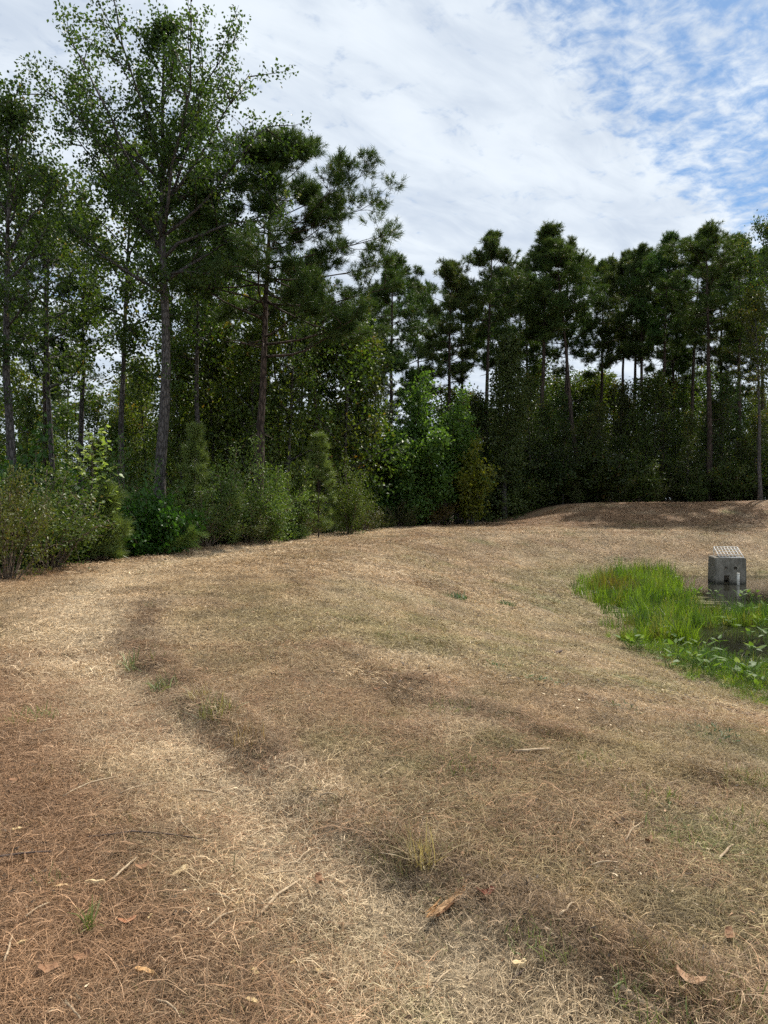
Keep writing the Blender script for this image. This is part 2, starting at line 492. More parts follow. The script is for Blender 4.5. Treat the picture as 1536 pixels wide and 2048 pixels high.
def water():
    m, t, p, out = new_mat('pond_water')
    tc = t.node('ShaderNodeTexCoord')
    p.inputs['Base Color'].default_value = (.018, .018, .012, 1); p.inputs['Roughness'].default_value = .04
    p.inputs['IOR'].default_value = 1.33; p.inputs['Specular IOR Level'].default_value = .5
    # floating algae mats
    mp = t.node('ShaderNodeMapping'); mp.inputs['Scale'].default_value = (.5, 1.6, 1); t.l.new(tc.outputs['Object'], mp.inputs[0])
    n = t.noise(mp.outputs[0], 1.6, 6, .68, dist=1.2)
    sep = t.node('ShaderNodeSeparateXYZ'); t.l.new(tc.outputs['Object'], sep.inputs[0])
    edge = t.smooth(t.math('SUBTRACT', sep.outputs[0], t.math('MULTIPLY', sep.outputs[1], .12)), 6.2, 9.6, .22, -.12)
    f = t.math('MULTIPLY', t.smooth(t.math('ADD', n, edge), .62, .68), t.smooth(sep.outputs[1], 18.5, 20.0))
    n2 = t.noise(tc.outputs['Object'], 30, 4, .7)
    t.l.new(t.mix(f, (.018, .018, .012), t.mix(n2, (.10, .09, .03), (.22, .19, .08))), p.inputs['Base Color'])
    t.l.new(t.math('ADD', t.math('MULTIPLY', f, .7), .04), p.inputs['Roughness'])
    b = t.node('ShaderNodeBump'); b.inputs['Strength'].default_value = .12; b.inputs['Distance'].default_value = .02
    t.l.new(t.noise(tc.outputs['Object'], 5, 3), b.inputs['Height']); t.l.new(b.outputs[0], p.inputs['Normal'])
    a = np.linspace(0, 2 * np.pi, 97)[:-1]
    ca, sa = np.cos(a), np.sin(a)
    s = 1.02 / (np.abs(ca / PA) ** PN + np.abs(sa / PB) ** PN) ** (1 / PN)
    V = np.concatenate([np.stack([PC[0] + ca * s, PC[1] + sa * s, np.full(96, WATER_Z)], 1), [[PC[0], PC[1], WATER_Z]]])
    i = np.arange(96)
    o = obj('pond_water', mesh('pond_water', V, [np.stack([i, (i + 1) % 96, np.full(96, 96)], 1)], m)); o['kind'] = 'structure'


water()

# ------------------------------------------------------------------ scattered stuff (geometry nodes on a point cloud of clumps)
def scatter(name, label, cat, pts, rot, scl, idx, tint, protos):
    pc = bpy.data.collections.new(name + '_pieces')
    for k, me in enumerate(protos):
        po = bpy.data.objects.new('piece_%02d' % k, me); pc.objects.link(po)
    me = bpy.data.meshes.new(name)
    me.vertices.add(len(pts)); me.vertices.foreach_set('co', np.asarray(pts, np.float32).ravel())
    for k, typ, arr in (('rot', 'FLOAT_VECTOR', rot), ('scl', 'FLOAT_VECTOR', scl), ('tint', 'FLOAT_COLOR', tint)):
        a = me.attributes.new(k, typ, 'POINT')
        a.data.foreach_set('color' if typ == 'FLOAT_COLOR' else 'vector', np.asarray(arr, np.float32).ravel())
    a = me.attributes.new('idx', 'INT', 'POINT'); a.data.foreach_set('value', np.asarray(idx, np.int32))
    o = obj(name, me); o['kind'] = 'stuff'; tag(o, label, cat)
    g = bpy.data.node_groups.new(name, 'GeometryNodeTree')
    g.interface.new_socket('Geometry', in_out='INPUT', socket_type='NodeSocketGeometry')
    g.interface.new_socket('Geometry', in_out='OUTPUT', socket_type='NodeSocketGeometry')
    gi = g.nodes.new('NodeGroupInput'); go = g.nodes.new('NodeGroupOutput')
    m2p = g.nodes.new('GeometryNodeMeshToPoints'); iop = g.nodes.new('GeometryNodeInstanceOnPoints')
    ci = g.nodes.new('GeometryNodeCollectionInfo'); ci.inputs['Collection'].default_value = pc
    ci.inputs['Separate Children'].default_value = True; ci.inputs['Reset Children'].default_value = True
    def na(k, dt):
        n = g.nodes.new('GeometryNodeInputNamedAttribute'); n.data_type = dt; n.inputs['Name'].default_value = k
        return [q for q in n.outputs if q.enabled][0]
    L = g.links.new
    L(gi.outputs[0], m2p.inputs[0]); L(m2p.outputs[0], iop.inputs['Points'])
    L(ci.outputs[0], iop.inputs['Instance']); iop.inputs['Pick Instance'].default_value = True
    L(na('idx', 'INT'), iop.inputs['Instance Index']); L(na('rot', 'FLOAT_VECTOR'), iop.inputs['Rotation'])
    L(na('scl', 'FLOAT_VECTOR'), iop.inputs['Scale']); L(iop.outputs[0], go.inputs[0])
    md = o.modifiers.new('scatter', 'NODES'); md.node_group = g
    return o


def normals_rot(x, y, r):
    """Euler angles that lay a clump on the slope, spun at random"""
    h = .15
    gx = (H(x + h, y) - H(x - h, y)) / (2 * h); gy = (H(x, y + h) - H(x, y - h)) / (2 * h)
    az = r.uniform(0, 2 * np.pi, len(x))
    n = unit(np.stack([-gx, -gy, np.ones(len(x))], 1))
    h = np.stack([np.cos(az), np.sin(az), np.zeros(len(x))], 1)
    ax = unit(h - n * (h * n).sum(1, keepdims=True)); ay = np.cross(n, ax)
    return np.stack([np.arctan2(ay[:, 2], n[:, 2]), np.arcsin(-ax[:, 2]), np.arctan2(ax[:, 1], ax[:, 0])], 1)


def blade_clump(name, n, rad, L, W, mat, r, lift=(0, .35), curl=.25, segs=2, upright=False, base_z=0.0):
    """n curved straw blades lying (or standing) in a patch"""
    P = np.zeros((n, 3)); rr = rad * np.sqrt(r.random(n)); a = r.uniform(0, 2 * np.pi, n)
    P[:, 0] = rr * np.cos(a); P[:, 1] = rr * np.sin(a); P[:, 2] = base_z + r.uniform(0, .012, n)
    az = r.uniform(0, 2 * np.pi, n); el = r.uniform(lift[0], lift[1], n)
    l = L * r.uniform(.35, 1.3, n); w = W * r.uniform(.6, 1.4, n)
    VV = []; cur = P.copy(); ce = el.copy(); ca_ = az.copy()
    side = np.stack([-np.sin(az), np.cos(az), np.zeros(n)], 1)
    tw = r.uniform(-.7, .7, n); side = side * np.cos(tw)[:, None] + np.array([0, 0, 1]) * np.sin(tw)[:, None]
    c1 = r.normal(0, curl, n); c2 = r.normal(0, curl, n)
    for s in range(segs + 1):
        ww = w * (1 - (s / segs) ** 2 * .85)
        VV += [cur - side * ww[:, None] / 2, cur + side * ww[:, None] / 2]
        d = np.stack([np.cos(ca_) * np.cos(ce), np.sin(ca_) * np.cos(ce), np.sin(ce)], 1)
        cur = cur + d * (l / segs)[:, None]
        if upright: ce = ce - np.abs(c1) * 1.2
        else: ce = ce - el * .9 + c2 * .12
        ca_ = ca_ + c1
        if not upright: cur[:, 2] = np.maximum(cur[:, 2], base_z - .004)
    V = np.stack(VV, 1).reshape(-1, 3); k = 2 * (segs + 1)
    o = np.arange(n)[:, None] * k
    F = np.concatenate([np.stack([o + 2 * s, o + 2 * s + 1, o + 2 * s + 3, o + 2 * s + 2], -1).reshape(-1, 4) for s in range(segs)])
    rn = np.tile(r.random(n), segs).astype(np.float32)
    return mesh(name, V, [F], mat, {'rnd': ('FACE', 'FLOAT', rn)})


M_STRAW = leaf_mat('straw', (.20, .18, .155), (1.45, 1.42, 1.36), (1.65, 1.66, 1.66), trans=.15, rough=.6, spec=.25,
                   tcol=(1.1, 1.0, .8), inst='tint')
M_REED = leaf_mat('reed_blade', (.55, .6, .5), (1.2, 1.2, 1.1), trans=.45, rough=.4, spec=.4, tcol=(1.3, 1.4, .5), inst='tint')


def frustum_points(r, d0, d1, dens, side=1.35):
    """random spots in the wedge of ground seen (with a margin to both sides)"""
    A = .54 * side * (d1 * d1 - d0 * d0); n = int(A * dens)
    y = np.sqrt(r.uniform(d0 * d0, d1 * d1, n)); x = r.uniform(-.54, .54, n) * side * y + r.normal(0, .3, n)
    return x, y


def straw():
    r = np.random.default_rng(3)
    pr = []
    for k in range(5): pr.append(blade_clump('straw_a', 150, .18, (.045, .06, .075, .05, .09)[k], .0018, M_STRAW, r, lift=(0, .7), curl=.09))
    for k in range(4): pr.append(blade_clump('straw_b', 150, .32, .085, .0033, M_STRAW, r, lift=(0, .7), curl=.1))
    for k in range(4): pr.append(blade_clump('straw_c', 130, .58, .15, .008, M_STRAW, r, lift=(0, .5), curl=.2))
    for k in range(3): pr.append(blade_clump('needles', 70, .18, .14, .0016, M_STRAW, r, lift=(0, .3), curl=.08))
    for k in range(3): pr.append(blade_clump('stubble', 54, .12, .065, .0024, M_STRAW, r, lift=(.5, 1.4), curl=.25, upright=True))
    for k in range(4): pr.append(blade_clump('bits', 16, .2, .030, .008, M_STRAW, r, lift=(0, .5), curl=.25, base_z=.012))
    xs, ys, ids, sc = [], [], [], []
    def add(x, y, lo, hi, s):
        xs.append(x); ys.append(y); ids.append(r.integers(lo, hi, len(x))); sc.append(s * r.uniform(.8, 1.25, len(x)))
    x, y = frustum_points(r, 1.6, 7.5, 105); add(x, y, 0, 5, 1.0)
    x, y = frustum_points(r, 1.6, 8, 45)
    k = fbm(x * 1.1, y * 1.1, 61, 3) + .35 * sst(.5, -1.5, x) > .56; add(x[k], y[k], 13, 16, 1.0)
    x, y = frustum_points(r, 6.5, 18, 26); add(x, y, 5, 9, 1.0)
    x, y = frustum_points(r, 16, 50, 8); add(x, y, 9, 13, 1.0)
    x, y = frustum_points(r, 1.6, 9, 40)
    k = fbm(x * .8, y * .8, 71, 3) + .15 * sst(-1, 2, x) > .56; add(x[k], y[k], 16, 19, .55)
    x, y = frustum_points(r, 8, 26, 7)
    k = fbm(x * .8, y * .8, 71, 3) + .12 * sst(-1, 2, x) > .56; add(x[k], y[k], 16, 19, 1.2)
    x, y = frustum_points(r, 1.6, 6, 26); add(x, y, 19, 23, .8)          # bark crumbs, leaf scraps, chaff
    x, y = frustum_points(r, 6, 20, 12); add(x, y, 19, 23, 1.3)
    x, y = frustum_points(r, 20, 50, 2.5); add(x, y, 19, 23, 2.2)
    # ragged rows of raked straw
    for W, n in ((WINDROW, 520), (WINDROW2, 420)):
        P = np.array(W); seg = r.integers(0, len(P) - 1, n); t = r.random(n)[:, None]
        q = P[seg] * (1 - t) + P[seg + 1] * t + r.normal(0, .12, (n, 2))
        k = fbm(q[:, 0] * 1.6, q[:, 1] * 1.6, 81, 2) > .42
        q = q[k]; add(q[:, 0], q[:, 1], 16, 19, .8)
    x = np.concatenate(xs); y = np.concatenate(ys); idx = np.concatenate(ids); s = np.concatenate(sc)
    e = np.interp(y, EDGE_Y, EDGE_X) - x
    k = (pond_d(x, y) > -.2) & (e < .6) & ~((y > 52) & (x > 5))
    x, y, idx, s = x[k], y[k], idx[k], s[k]
    c = zone(x, y) * r.uniform(.62, 1.42, (len(x), 1)) * 1.1
    c = lerp(c, C_RUST * .75, np.exp(-(seg_dist(x, y, WINDROW) / .16) ** 2) * .6 * ((idx >= 16) & (idx < 19))[:])
    nd = (idx >= 13) & (idx < 16); c[nd] = C_RUST * r.uniform(.8, 1.35, (nd.sum(), 1))
    bt = idx >= 19; pick = r.random(bt.sum())[:, None]
    c[bt] = np.where(pick < .6, C_DARK * .55, np.where(pick < .93, C_RUST * .8, C_PALE * .9)) * r.uniform(.6, 1.3, (bt.sum(), 1))
    sb = (idx >= 16) & (idx < 19); gm = r.random(len(x)) < .38; c[sb & gm] = lerp(c[sb & gm], C_GREEN * 1.1, np.full((sb & gm).sum(), .6))
    tint = np.concatenate([c, np.ones((len(c), 1))], 1)
    sz = np.stack([s, s, s * r.uniform(.6, 1.4, len(s))], 1)
    scatter('straw_litter', 'cut dry straw, pine needles and stubble strewn over the whole mown bank', 'straw',
            np.stack([x, y, H(x, y) + .004], 1), normals_rot(x, y, r), sz, idx, tint, pr)


straw()

# ------------------------------------------------------------------ trees
def wob_path(r, p0, d, L, n, curl, up=0.0):
    pts = [np.array(p0, float)]; d = np.array(d, float); d /= np.linalg.norm(d)
    for i in range(n):
        d = d + r.normal(0, curl, 3) + np.array([0, 0, up]); d /= np.linalg.norm(d)
        pts.append(pts[-1] + d * L / n)
    return np.array(pts)


def at_path(P, t):
    f = t * (len(P) - 1); i = min(int(f), len(P) - 2); k = f - i
    return P[i] * (1 - k) + P[i + 1] * k, (P[i + 1] - P[i]) / (np.linalg.norm(P[i + 1] - P[i]) + 1e-9)


def trunk_path(r, Ht, lean=(0, 0), wob=.02, n=12):
    z = np.linspace(-.25, Ht, n); a = np.cumsum(r.normal(0, wob * Ht / n * 2, (n, 2)), 0); a -= a[0]
    x = lean[0] * (z / Ht) ** 1.3 * 1.0 + a[:, 0] if z[0] >= 0 else lean[0] * np.clip(z / Ht, 0, 1) ** 1.3 + a[:, 0]
    y = lean[1] * np.clip(z / Ht, 0, 1) ** 1.3 + a[:, 1]
    return np.stack([x, y, z], 1)


def hardwood(seed, Ht, cb, Rm, nl, elev, leaf=(.13, .10), K=14, sig=.22, mat=None, rad=None, lean=(0, 0), prof=None,
             nsec=7, bark=None, epi=0, extra=(), sp=.42, thin=.85):
    """trunk with ascending limbs; returns trunk and crown meshes"""
    r = np.random.default_rng(seed); mat = mat or M_HARD; bark = bark or M_BARK
    rad = rad or Ht * .011
    prof = prof or (lambda t: (.75 + .5 * math.sin(math.pi * min(1, t * 1.15))) * (1 - t * .55))
    tp = trunk_path(r, Ht * .97, lean)
    T = Tubes(); tt = np.linspace(0, 1, len(tp))
    T.add(tp, rad * (1.0 - .93 * tt ** 1.1) * (1 + .5 * np.exp(-tt * 40)), 9)
    C = []
    az = r.uniform(0, 6.28)
    limbs = []
    for i in range(nl):
        t = i / (nl - 1); h = cb + (1 - cb) * (t ** .9) * .93
        az += 2.4 + r.normal(0, .35)
        e = R_(elev[0] + (elev[1] - elev[0]) * t + r.normal(0, 7))
        limbs.append((h, az, e, Rm * prof(t) * r.uniform(.6, 1.25) / max(.45, math.cos(e))))
    limbs += [(h, R_(a), R_(e), L) for h, a, e, L in extra]
    for h, a, el, L in limbs:
        p0, _ = at_path(tp, h)
        L = min(L, (Ht * r.uniform(.93, 1.0) - p0[2]) / max(.2, math.sin(el + .08)))
        P = wob_path(r, p0, (math.cos(a) * math.cos(el), math.sin(a) * math.cos(el), math.sin(el)), L, 6, .11, .03)
        r0 = min(rad * (1 - .85 * h) * .6, .018 * L + .012)
        T.add(P, np.linspace(r0, .012, len(P)), 5)
        for s in range(nsec):
            ts = .25 + .75 * (s + r.random()) / nsec
            q, dq = at_path(P, min(ts, .99))
            dd = unit(dq * .6 + r.normal(0, .8, 3) + np.array([0, 0, .10]))
            l2 = L * r.uniform(.14, .34) * (1.15 - .5 * ts) + .3
            S = wob_path(r, q, dd, l2, 3, .18, .03)
            T.add(S, np.linspace(r0 * .38 + .004, .006, len(S)), 3)
            for v in np.linspace(.4, 1, max(2, int(l2 / sp))):
                C.append(at_path(S, min(v, .999))[0])
        for v in np.linspace(.5, 1, max(2, int(L / .7))):
            C.append(at_path(P, min(v, .999))[0])
    for i in range(epi):                     # tufts of leaves close to the trunk
        q, _ = at_path(tp, r.uniform(cb * .55, .9)); C.append(q + r.normal(0, .3, 3))
    C = np.array(C); C = C[r.random(len(C)) < thin]
    return (T.mesh('trunk', bark), leaf_mesh('crown', C, None, K, sig, leaf[0], leaf[1], mat, r))


def pine(seed, Ht, cb, Rm, nb, K=14, nl=.22, nw=.022, rad=None, lean=(0, 0), dead=6, mat=None, nsec=4, prof=None, elev=(-8, 40),
         extra=(), spread=1.3, puff=.45, tufts=9, trunk_sag=0.0):
    """straight trunk, limbs that carry rounded puffs of needle tufts"""
    r = np.random.default_rng(seed); mat = mat or M_NEEDLE
    rad = rad or Ht * .0105
    tp = trunk_path(r, Ht * .98, lean, .012, 14)
    T = Tubes(); tt = np.linspace(0, 1, len(tp))
    T.add(tp, rad * (1.0 - .9 * tt ** 1.2) * (1 + .35 * np.exp(-tt * 45)), 8)
    C = []; D = []
    prof = prof or (lambda t: (.55 + .45 * min(1, t / .3)) * math.sqrt(max(.12, 1 - ((t - .3) / .78) ** 2)))
    az = r.uniform(0, 6.28); br = []
    for i in range(nb):
        t = i / (nb - 1); h = cb + (1 - cb) * t * .97
        az += 2.4 + r.normal(0, .5)
        br.append((h, az, R_(elev[0] + (elev[1] - elev[0]) * t ** 1.3 + r.normal(0, 10)), Rm * prof(t) * r.uniform(.5, 1.15), 1))
    for i in range(dead):
        br.append((r.uniform(cb * .45, cb), r.uniform(0, 6.28), R_(r.uniform(-25, 15)), Rm * r.uniform(.15, .5), 0))
    br += [(h, R_(a), R_(e), L, 1) for h, a, e, L in extra]
    def add_puff(c, d, q):
        n = int(tufts * r.uniform(.6, 1.3)) + 1
        v = unit(r.normal(0, 1, (n, 3)) + np.array([0, 0, .25])) * (r.random((n, 1)) ** .45) * q * np.array([1.1, 1.1, .62])
        C.extend(list(c + v)); D.extend(list(unit(v) * .8 + np.array([0, 0, .5]) + np.array(d) * .5))
    for h, a, el, L, live in br:
        p0, _ = at_path(tp, h)
        L = min(L, max(.25, (Ht * (1 - .10 * r.random()) - p0[2] - puff * .5) / max(.2, math.sin(el + .2))))
        P = wob_path(r, p0, (math.cos(a) * math.cos(el), math.sin(a) * math.cos(el), math.sin(el)), L, 6, .09, .05 if live else -.02)
        r0 = min(rad * .5 * (1.1 - h), .016 * L + .012)
        T.add(P, np.linspace(r0, .010, len(P)), 4)
        if not live: continue
        for s in range(nsec):
            ts = .42 + .55 * (s + r.random()) / nsec
            q, dq = at_path(P, min(ts, .99))
            side = np.cross(dq, [0, 0, 1.0]) * (1 if s % 2 else -1)
            dd = unit(dq * .6 + side * r.uniform(.3, .9) + r.normal(0, .3, 3) + np.array([0, 0, .3]))
            l2 = L * r.uniform(.15, .34) * (1.2 - .6 * ts) + .2
            S = wob_path(r, q, dd, l2, 3, .15, .08)
            T.add(S, np.linspace(r0 * .4 + .003, .005, len(S)), 3)
            add_puff(S[-1], dd, puff * r.uniform(.6, 1.15))
        add_puff(P[-1], unit(P[-1] - P[-2]), puff * r.uniform(.7, 1.1))
    c, d = at_path(tp, .999); add_puff(c, d, puff); add_puff(c - d * puff, d, puff)
    return (T.mesh('trunk', M_PBARK), needle_mesh('crown', np.array(C), np.array(D), K, nl, nw, mat, r, spread))


def bush(seed, w, h, nstem, nbr, leaf, K, sig, mat, stem_mat=None, lean=.55, low=.15, bare=0.0, dens=1.0):
    """many-stemmed shrub: stems fan out of one foot and carry leafy side twigs, so the outline stays ragged"""
    r = np.random.default_rng(seed); T = Tubes(); C = []
    for i in range(nstem):
        a = 2.4 * i + r.normal(0, .4); q = math.sqrt((i + .5) / nstem)
        reach = w * .5 * q * r.uniform(.6, 1.3); top = h * (1 - .45 * q * q) * r.uniform(.45, 1.06)
        if i == 0: top = h
        p0 = np.array([math.cos(a), math.sin(a), 0]) * w * .07 * q + np.array([0, 0, -.1])
        tip = np.array([math.cos(a) * reach, math.sin(a) * reach, top])
        L = np.linalg.norm(tip - p0)
        ctrl = np.array([tip[0] * .35, tip[1] * .35, top * .6])
        P = np.array([(1 - t) ** 2 * p0 + 2 * t * (1 - t) * ctrl + t * t * tip + r.normal(0, .02 * L, 3) * math.sin(math.pi * t) for t in np.linspace(0, 1, 8)])
        T.add(P, np.linspace(.012 + .006 * h, .005, 8), 5)
        for k in range(nbr):
            t = low + (1 - low) * (k + r.random()) / nbr
            s0, dq = at_path(P, min(t, .99))
            l2 = w * r.uniform(.10, .26) * (1.15 - .7 * t)
            S = wob_path(r, s0, unit(dq * .5 + r.normal(0, .8, 3) + np.array([0, 0, .05])), l2, 3, .2, -.02)
            T.add(S, np.linspace(.008, .003, 4), 3)
            if r.random() < bare: continue
            for v in np.linspace(.35, 1, max(2, int(l2 / (sig * 1.5) * dens))): C.append(at_path(S, min(v, .999))[0])
        for v in np.linspace(max(.3, low), 1, max(3, int(5 * dens))): C.append(at_path(P, min(v, .999))[0])
    C = np.array(C); C[:, 2] = np.maximum(C[:, 2], .06)
    return (T.mesh('stems', stem_mat or M_TWIG), leaf_mesh('foliage', C, None, K, sig, leaf[0], leaf[1], mat, r))


def place(parts, names, name, label, cat, x, y, s=1.0, rz=0.0, group=None, color=(1, 1, 1), sx=1.0, tilt=(0, 0), dz=-.05, barkc=None):
    o = thing(name, label, cat, (x, y, gz(x, y) + dz), rz, group)
    o.scale = (s * sx, s * sx, s); o.rotation_euler = (tilt[0], tilt[1], rz)
    for nm, me in zip(names, parts):
        c = obj(nm, me, o)
        woody = nm in ('trunk', 'limbs', 'stems')
        c.color = ((barkc or (1, 1, 1)) if woody else color) + (1,)
    return o


TR = ('trunk', 'crown')


def X(px, d):
    return (px - 768) / FPX * d


def top_h(py, x, d):
    """height of a tree whose tip is at photo row py"""
    return (HORIZON - py) / FPX * d + EYE - gz(x, d)


# --- the big trees at the wood's edge
def P_big():
    x, y = X(316, 26), 26.0
    h = top_h(-12, x, y)
    ex = [(.58, 155, 55, 8.0), (.56, 20, 44, 5.2), (.60, 100, 68, 8.2), (.64, 8, 63, 7.6), (.64, 185, 62, 7.6), (.70, 265, 62, 6.4), (.60, 300, 60, 7.5), (.62, 60, 66, 7.6), (.60, 4, 43, 6.2), (.65, -18, 46, 5.6), (.58, 178, 44, 6.0), (.63, 205, 50, 6.4), (.70, 172, 55, 5.5), (.72, 5, 52, 5.2),
          (.52, 20, 28, 4.2), (.50, 190, 30, 4.0), (.70, 165, 40, 5.0), (.66, 15, 36, 4.2)]
    p = hardwood(101, h, .46, 2.2, 18, (22, 66), (.125, .105), 28, .18, M_POPLAR, .24, (.25, 0.2), nsec=10, extra=ex, epi=30, thin=.86)
    place(p, TR, 'poplar_tree', 'tallest broadleaf tree, with steep forking limbs and an open crown above all others', 'tree', x, y)


P_big()


def P_edge_pine():
    x, y = X(516, 29.5), 29.5
    h = top_h(262, x, y)
    ex = [(.60, -8, 0, 5.6), (.56, 172, 12, 3.8), (.50, -8, -8, 4.8), (.52, -60, -5, 3.6), (.66, 15, 2, 5.4), (.70, -20, 4, 5.4), (.76, 5, 8, 5.0), (.80, -15, 14, 4.6), (.64, 190, 18, 3.4), (.47, -25, -10, 3.8)]
    p = pine(102, h, .58, 4.5, 44, K=34, nl=.26, nw=.021, rad=.20, lean=(.7, 0), dead=9, extra=ex, nsec=6, puff=.6, tufts=15,
             prof=lambda t: (1.05 - .1 * t) * math.sqrt(max(.1, 1 - t ** 2.2 * .85)))
    place(p, TR, 'pine_tree', 'tall pine with wide spreading flat limbs beside the tallest broadleaf tree', 'tree', x, y, color=(1.15, 1.2, 1.0))


P_edge_pine()
x, y = X(24, 24), 24.0
place(hardwood(103, top_h(165, x, y), .47, 2.0, 28, (25, 68), (.12, .10), 22, .18, M_HARD, .19, (.3, 0), nsec=8, epi=40), TR, 'broadleaf_tree',
      'slender tall broadleaf tree with bare dark trunk left of the tallest tree', 'tree', x, y, color=(.95, 1, .95))

# shared kinds for the rest of the wood
HW = [hardwood(200 + i, 16.0, (.52, .46, .56)[i], (2.3, 2.5, 2.0)[i], (24, 26, 21)[i], (18, 64), (.15, .12), 20, .22, M_HARD, .15,
               ((.5, .3), (-.7, .2), (.2, -.5))[i], nsec=7, epi=12) for i in range(3)]
PN_ = [pine(300 + i, 22.0, (.60, .57, .66, .59)[i], (3.3, 2.9, 3.0, 3.7)[i], (42, 40, 33, 46)[i], K=24, nl=.34, nw=.034,
            lean=((.3, .2), (-.5, .1), (.9, 0), (-.2, .4))[i], dead=12, puff=.62, tufts=8, nsec=6) for i in range(4)]
UN = [hardwood(400 + i, 8.0, .12, (1.5, 1.8)[i], 22, (15, 62), (.14, .11), 16, .24, M_HARD, .07, ((.3, .1), (-.4, .2))[i], nsec=6) for i in range(2)]

GP = 'pines of the front row behind the far bank'
front = [  # px, distance, tip row, kind, width factor, tilt, label
    (780, 48, 510, 0, .95, 0, 'round topped pine standing beside the open sky gap'),
    (748, 51, 560, 2, .7, .035, 'thin leaning pine at the edge of the sky gap'),
    (888, 56, 522, 1, 1.0, 0, None), (928, 61, 560, 2, .9, 0, None),
    (967, 57, 466, 2, .9, 0, None), (1078, 58, 446, 0, 1.0, .02, None),
    (1128, 63, 492, 1, 1.0, 0, None), (1158, 57, 480, 2, .95, .055, 'pine with long trunk leaning right behind the far bank'),
    (1238, 64, 500, 3, .8, 0, None), (1322, 59, 470, 0, .9, .01, None), (1286, 62, 492, 1, .85, 0, None),
    (1420, 55, 456, 3, 1.05, .02, 'thickest trunked dark pine behind the right end of the far bank'), (1478, 60, 470, 0, .95, 0, None),
    (1030, 66, 520, 3, .8, 0, None), (1376, 67, 500, 2, .9, 0, None), (845, 64, 560, 3, .75, 0, None),
    (1000, 70, 540, 0, .9, 0, None), (1195, 69, 520, 1, 1.0, 0, None), (1265, 71, 545, 2, 1.0, 0, None), (1350, 72, 540, 3, .9, 0, None), (1440, 70, 520, 1, 1.0, 0, None), (1520, 68, 500, 3, .9, 0, None), (1060, 72, 540, 2, 1.0, 0, None)]
for i, (px, d, ty, k, sx, tl, lab) in enumerate(front):
    xx = X(px, d); s = top_h(ty, xx, d) / 22.0
    place(PN_[k], TR, 'pine_tree', lab or 'dark pine with bare trunk and rounded crown in the row behind the far bank', 'tree', xx, d, s, i * 1.3, GP,
          color=(1.15 + .15 * (i % 3), 1.25 + .12 * (i % 2), 1.1), sx=sx, tilt=(0, tl))

GL = 'broadleaf trees along the near wood edge'
left = [  # px, d, tip row, kind, width, label, colour
    (238, 33, 285, 0, .95, 'broadleaf tree with curved trunk between two tall straight trunks', (1.05, 1.05, .9)),
    (105, 35, 330, 1, .9, None, (1, 1, .9)), (-70, 27, 240, 1, .95, None, (.95, 1, .9)), (395, 35, 370, 2, 1.0, None, (.9, 1, .85)),
    (455, 39, 430, 0, .9, None, (1, 1, .8)), (572, 37, 505, 1, .85, 'dark forked broadleaf tree with black trunk right of the spreading pine', (.9, .95, .8)),
    (690, 43, 600, 2, .9, None, (.95, 1, .8)), (160, 42, 400, 2, 1.1, None, (1.1, 1.05, .8)), (325, 44, 430, 1, 1.0, None, (1, 1, .8))]
for i, (px, d, ty, k, sx, lab, c) in enumerate(left):
    xx = X(px, d); s = top_h(ty, xx, d) / 16.0
    place(HW[k], TR, 'broadleaf_tree', lab or 'mid green broadleaf tree among the trunks behind the tallest tree', 'tree', xx, d, s, 2.1 * i, GL, color=c, sx=sx)
for i, (px, d, ty, k) in enumerate([(640, 41, 500, 1), (425, 45, 520, 2), (85, 40, 440, 3), (500, 52, 560, 0), (612, 55, 590, 2)]):
    xx = X(px, d); s = top_h(ty, xx, d) / 22.0
    place(PN_[k], TR, 'pine_tree', 'thin pine among the broadleaf trees left of the sky gap', 'tree', xx, d, s, i * 1.7,
          'thin pines among the broadleaf trees', color=(.9, 1, .85), sx=.8)
x, y = X(1545, 52), 52.0
place(HW[1], TR, 'broadleaf_tree', 'loose topped broadleaf tree rising beside the thickest pine', 'tree', x, y, top_h(436, x, y) / 16, 1.0, color=(.9, .95, .8), sx=.75)
x, y = X(1520, 50), 50.0
place(HW[0], TR, 'broadleaf_tree', 'brownish broadleaf tree at the right end of the far bank', 'tree', x, y, top_h(575, x, y) / 16, 2.0, color=(1.25, .95, .7), sx=1.0)

# vine-draped column
def vine_tree():
    r = np.random.default_rng(55); x, y = X(1010, 52), 52.0; h = top_h(660, x, y)
    tp = trunk_path(r, h * .97, (.2, 0)); T = Tubes(); T.add(tp, np.linspace(.2, .05, len(tp)), 8)
    C = []
    for i in range(1500):
        t = r.random() ** .85; p, _ = at_path(tp, t * .999)
        rad = (.55 + 1.0 * fbm(np.array([t * 5.0]), np.array([0.3]), 2, 3)[0]) * (1.35 - .75 * t) * 1.1
        a = r.uniform(0, 6.28); bulge = .6 + .8 * vnoise(np.array([t * 9 + 5]), np.array([a * 1.2]), 3)[0]
        C.append(p + np.array([math.cos(a), math.sin(a), 0]) * rad * bulge * r.uniform(.7, 1.1))
    for i in range(26):
        p, _ = at_path(tp, r.uniform(.1, .95)); S = wob_path(r, p, r.normal(0, 1, 3), 1.2, 4, .2); T.add(S, np.linspace(.03, .008, 5), 4)
    o = place((T.mesh('trunk', M_BARK), leaf_mesh('crown', np.array(C), None, 11, .2, .17, .14, M_HOLLY, r)), TR,
              'vine_covered_tree', 'broken trunk wrapped in a column of greyish vine leaves', 'tree', x, y, color=(.75, .8, .7))


vine_tree()

# the bright green clump in the middle of the wood edge
def maple_clump(px, d, ty, w, seed, label, n=12, nbr=13, col=(1, 1, 1)):
    x = X(px, d); h = top_h(ty, x, d)
    st, fo = bush(seed, w, h, n, nbr, (.21, .18), 20, .27, M_MAPLE, M_BARK, low=.2, dens=1.7)
    place((st, fo), ('stems', 'foliage'), 'maple_sapling', label, 'tree', x, d, 1, 0, color=col)


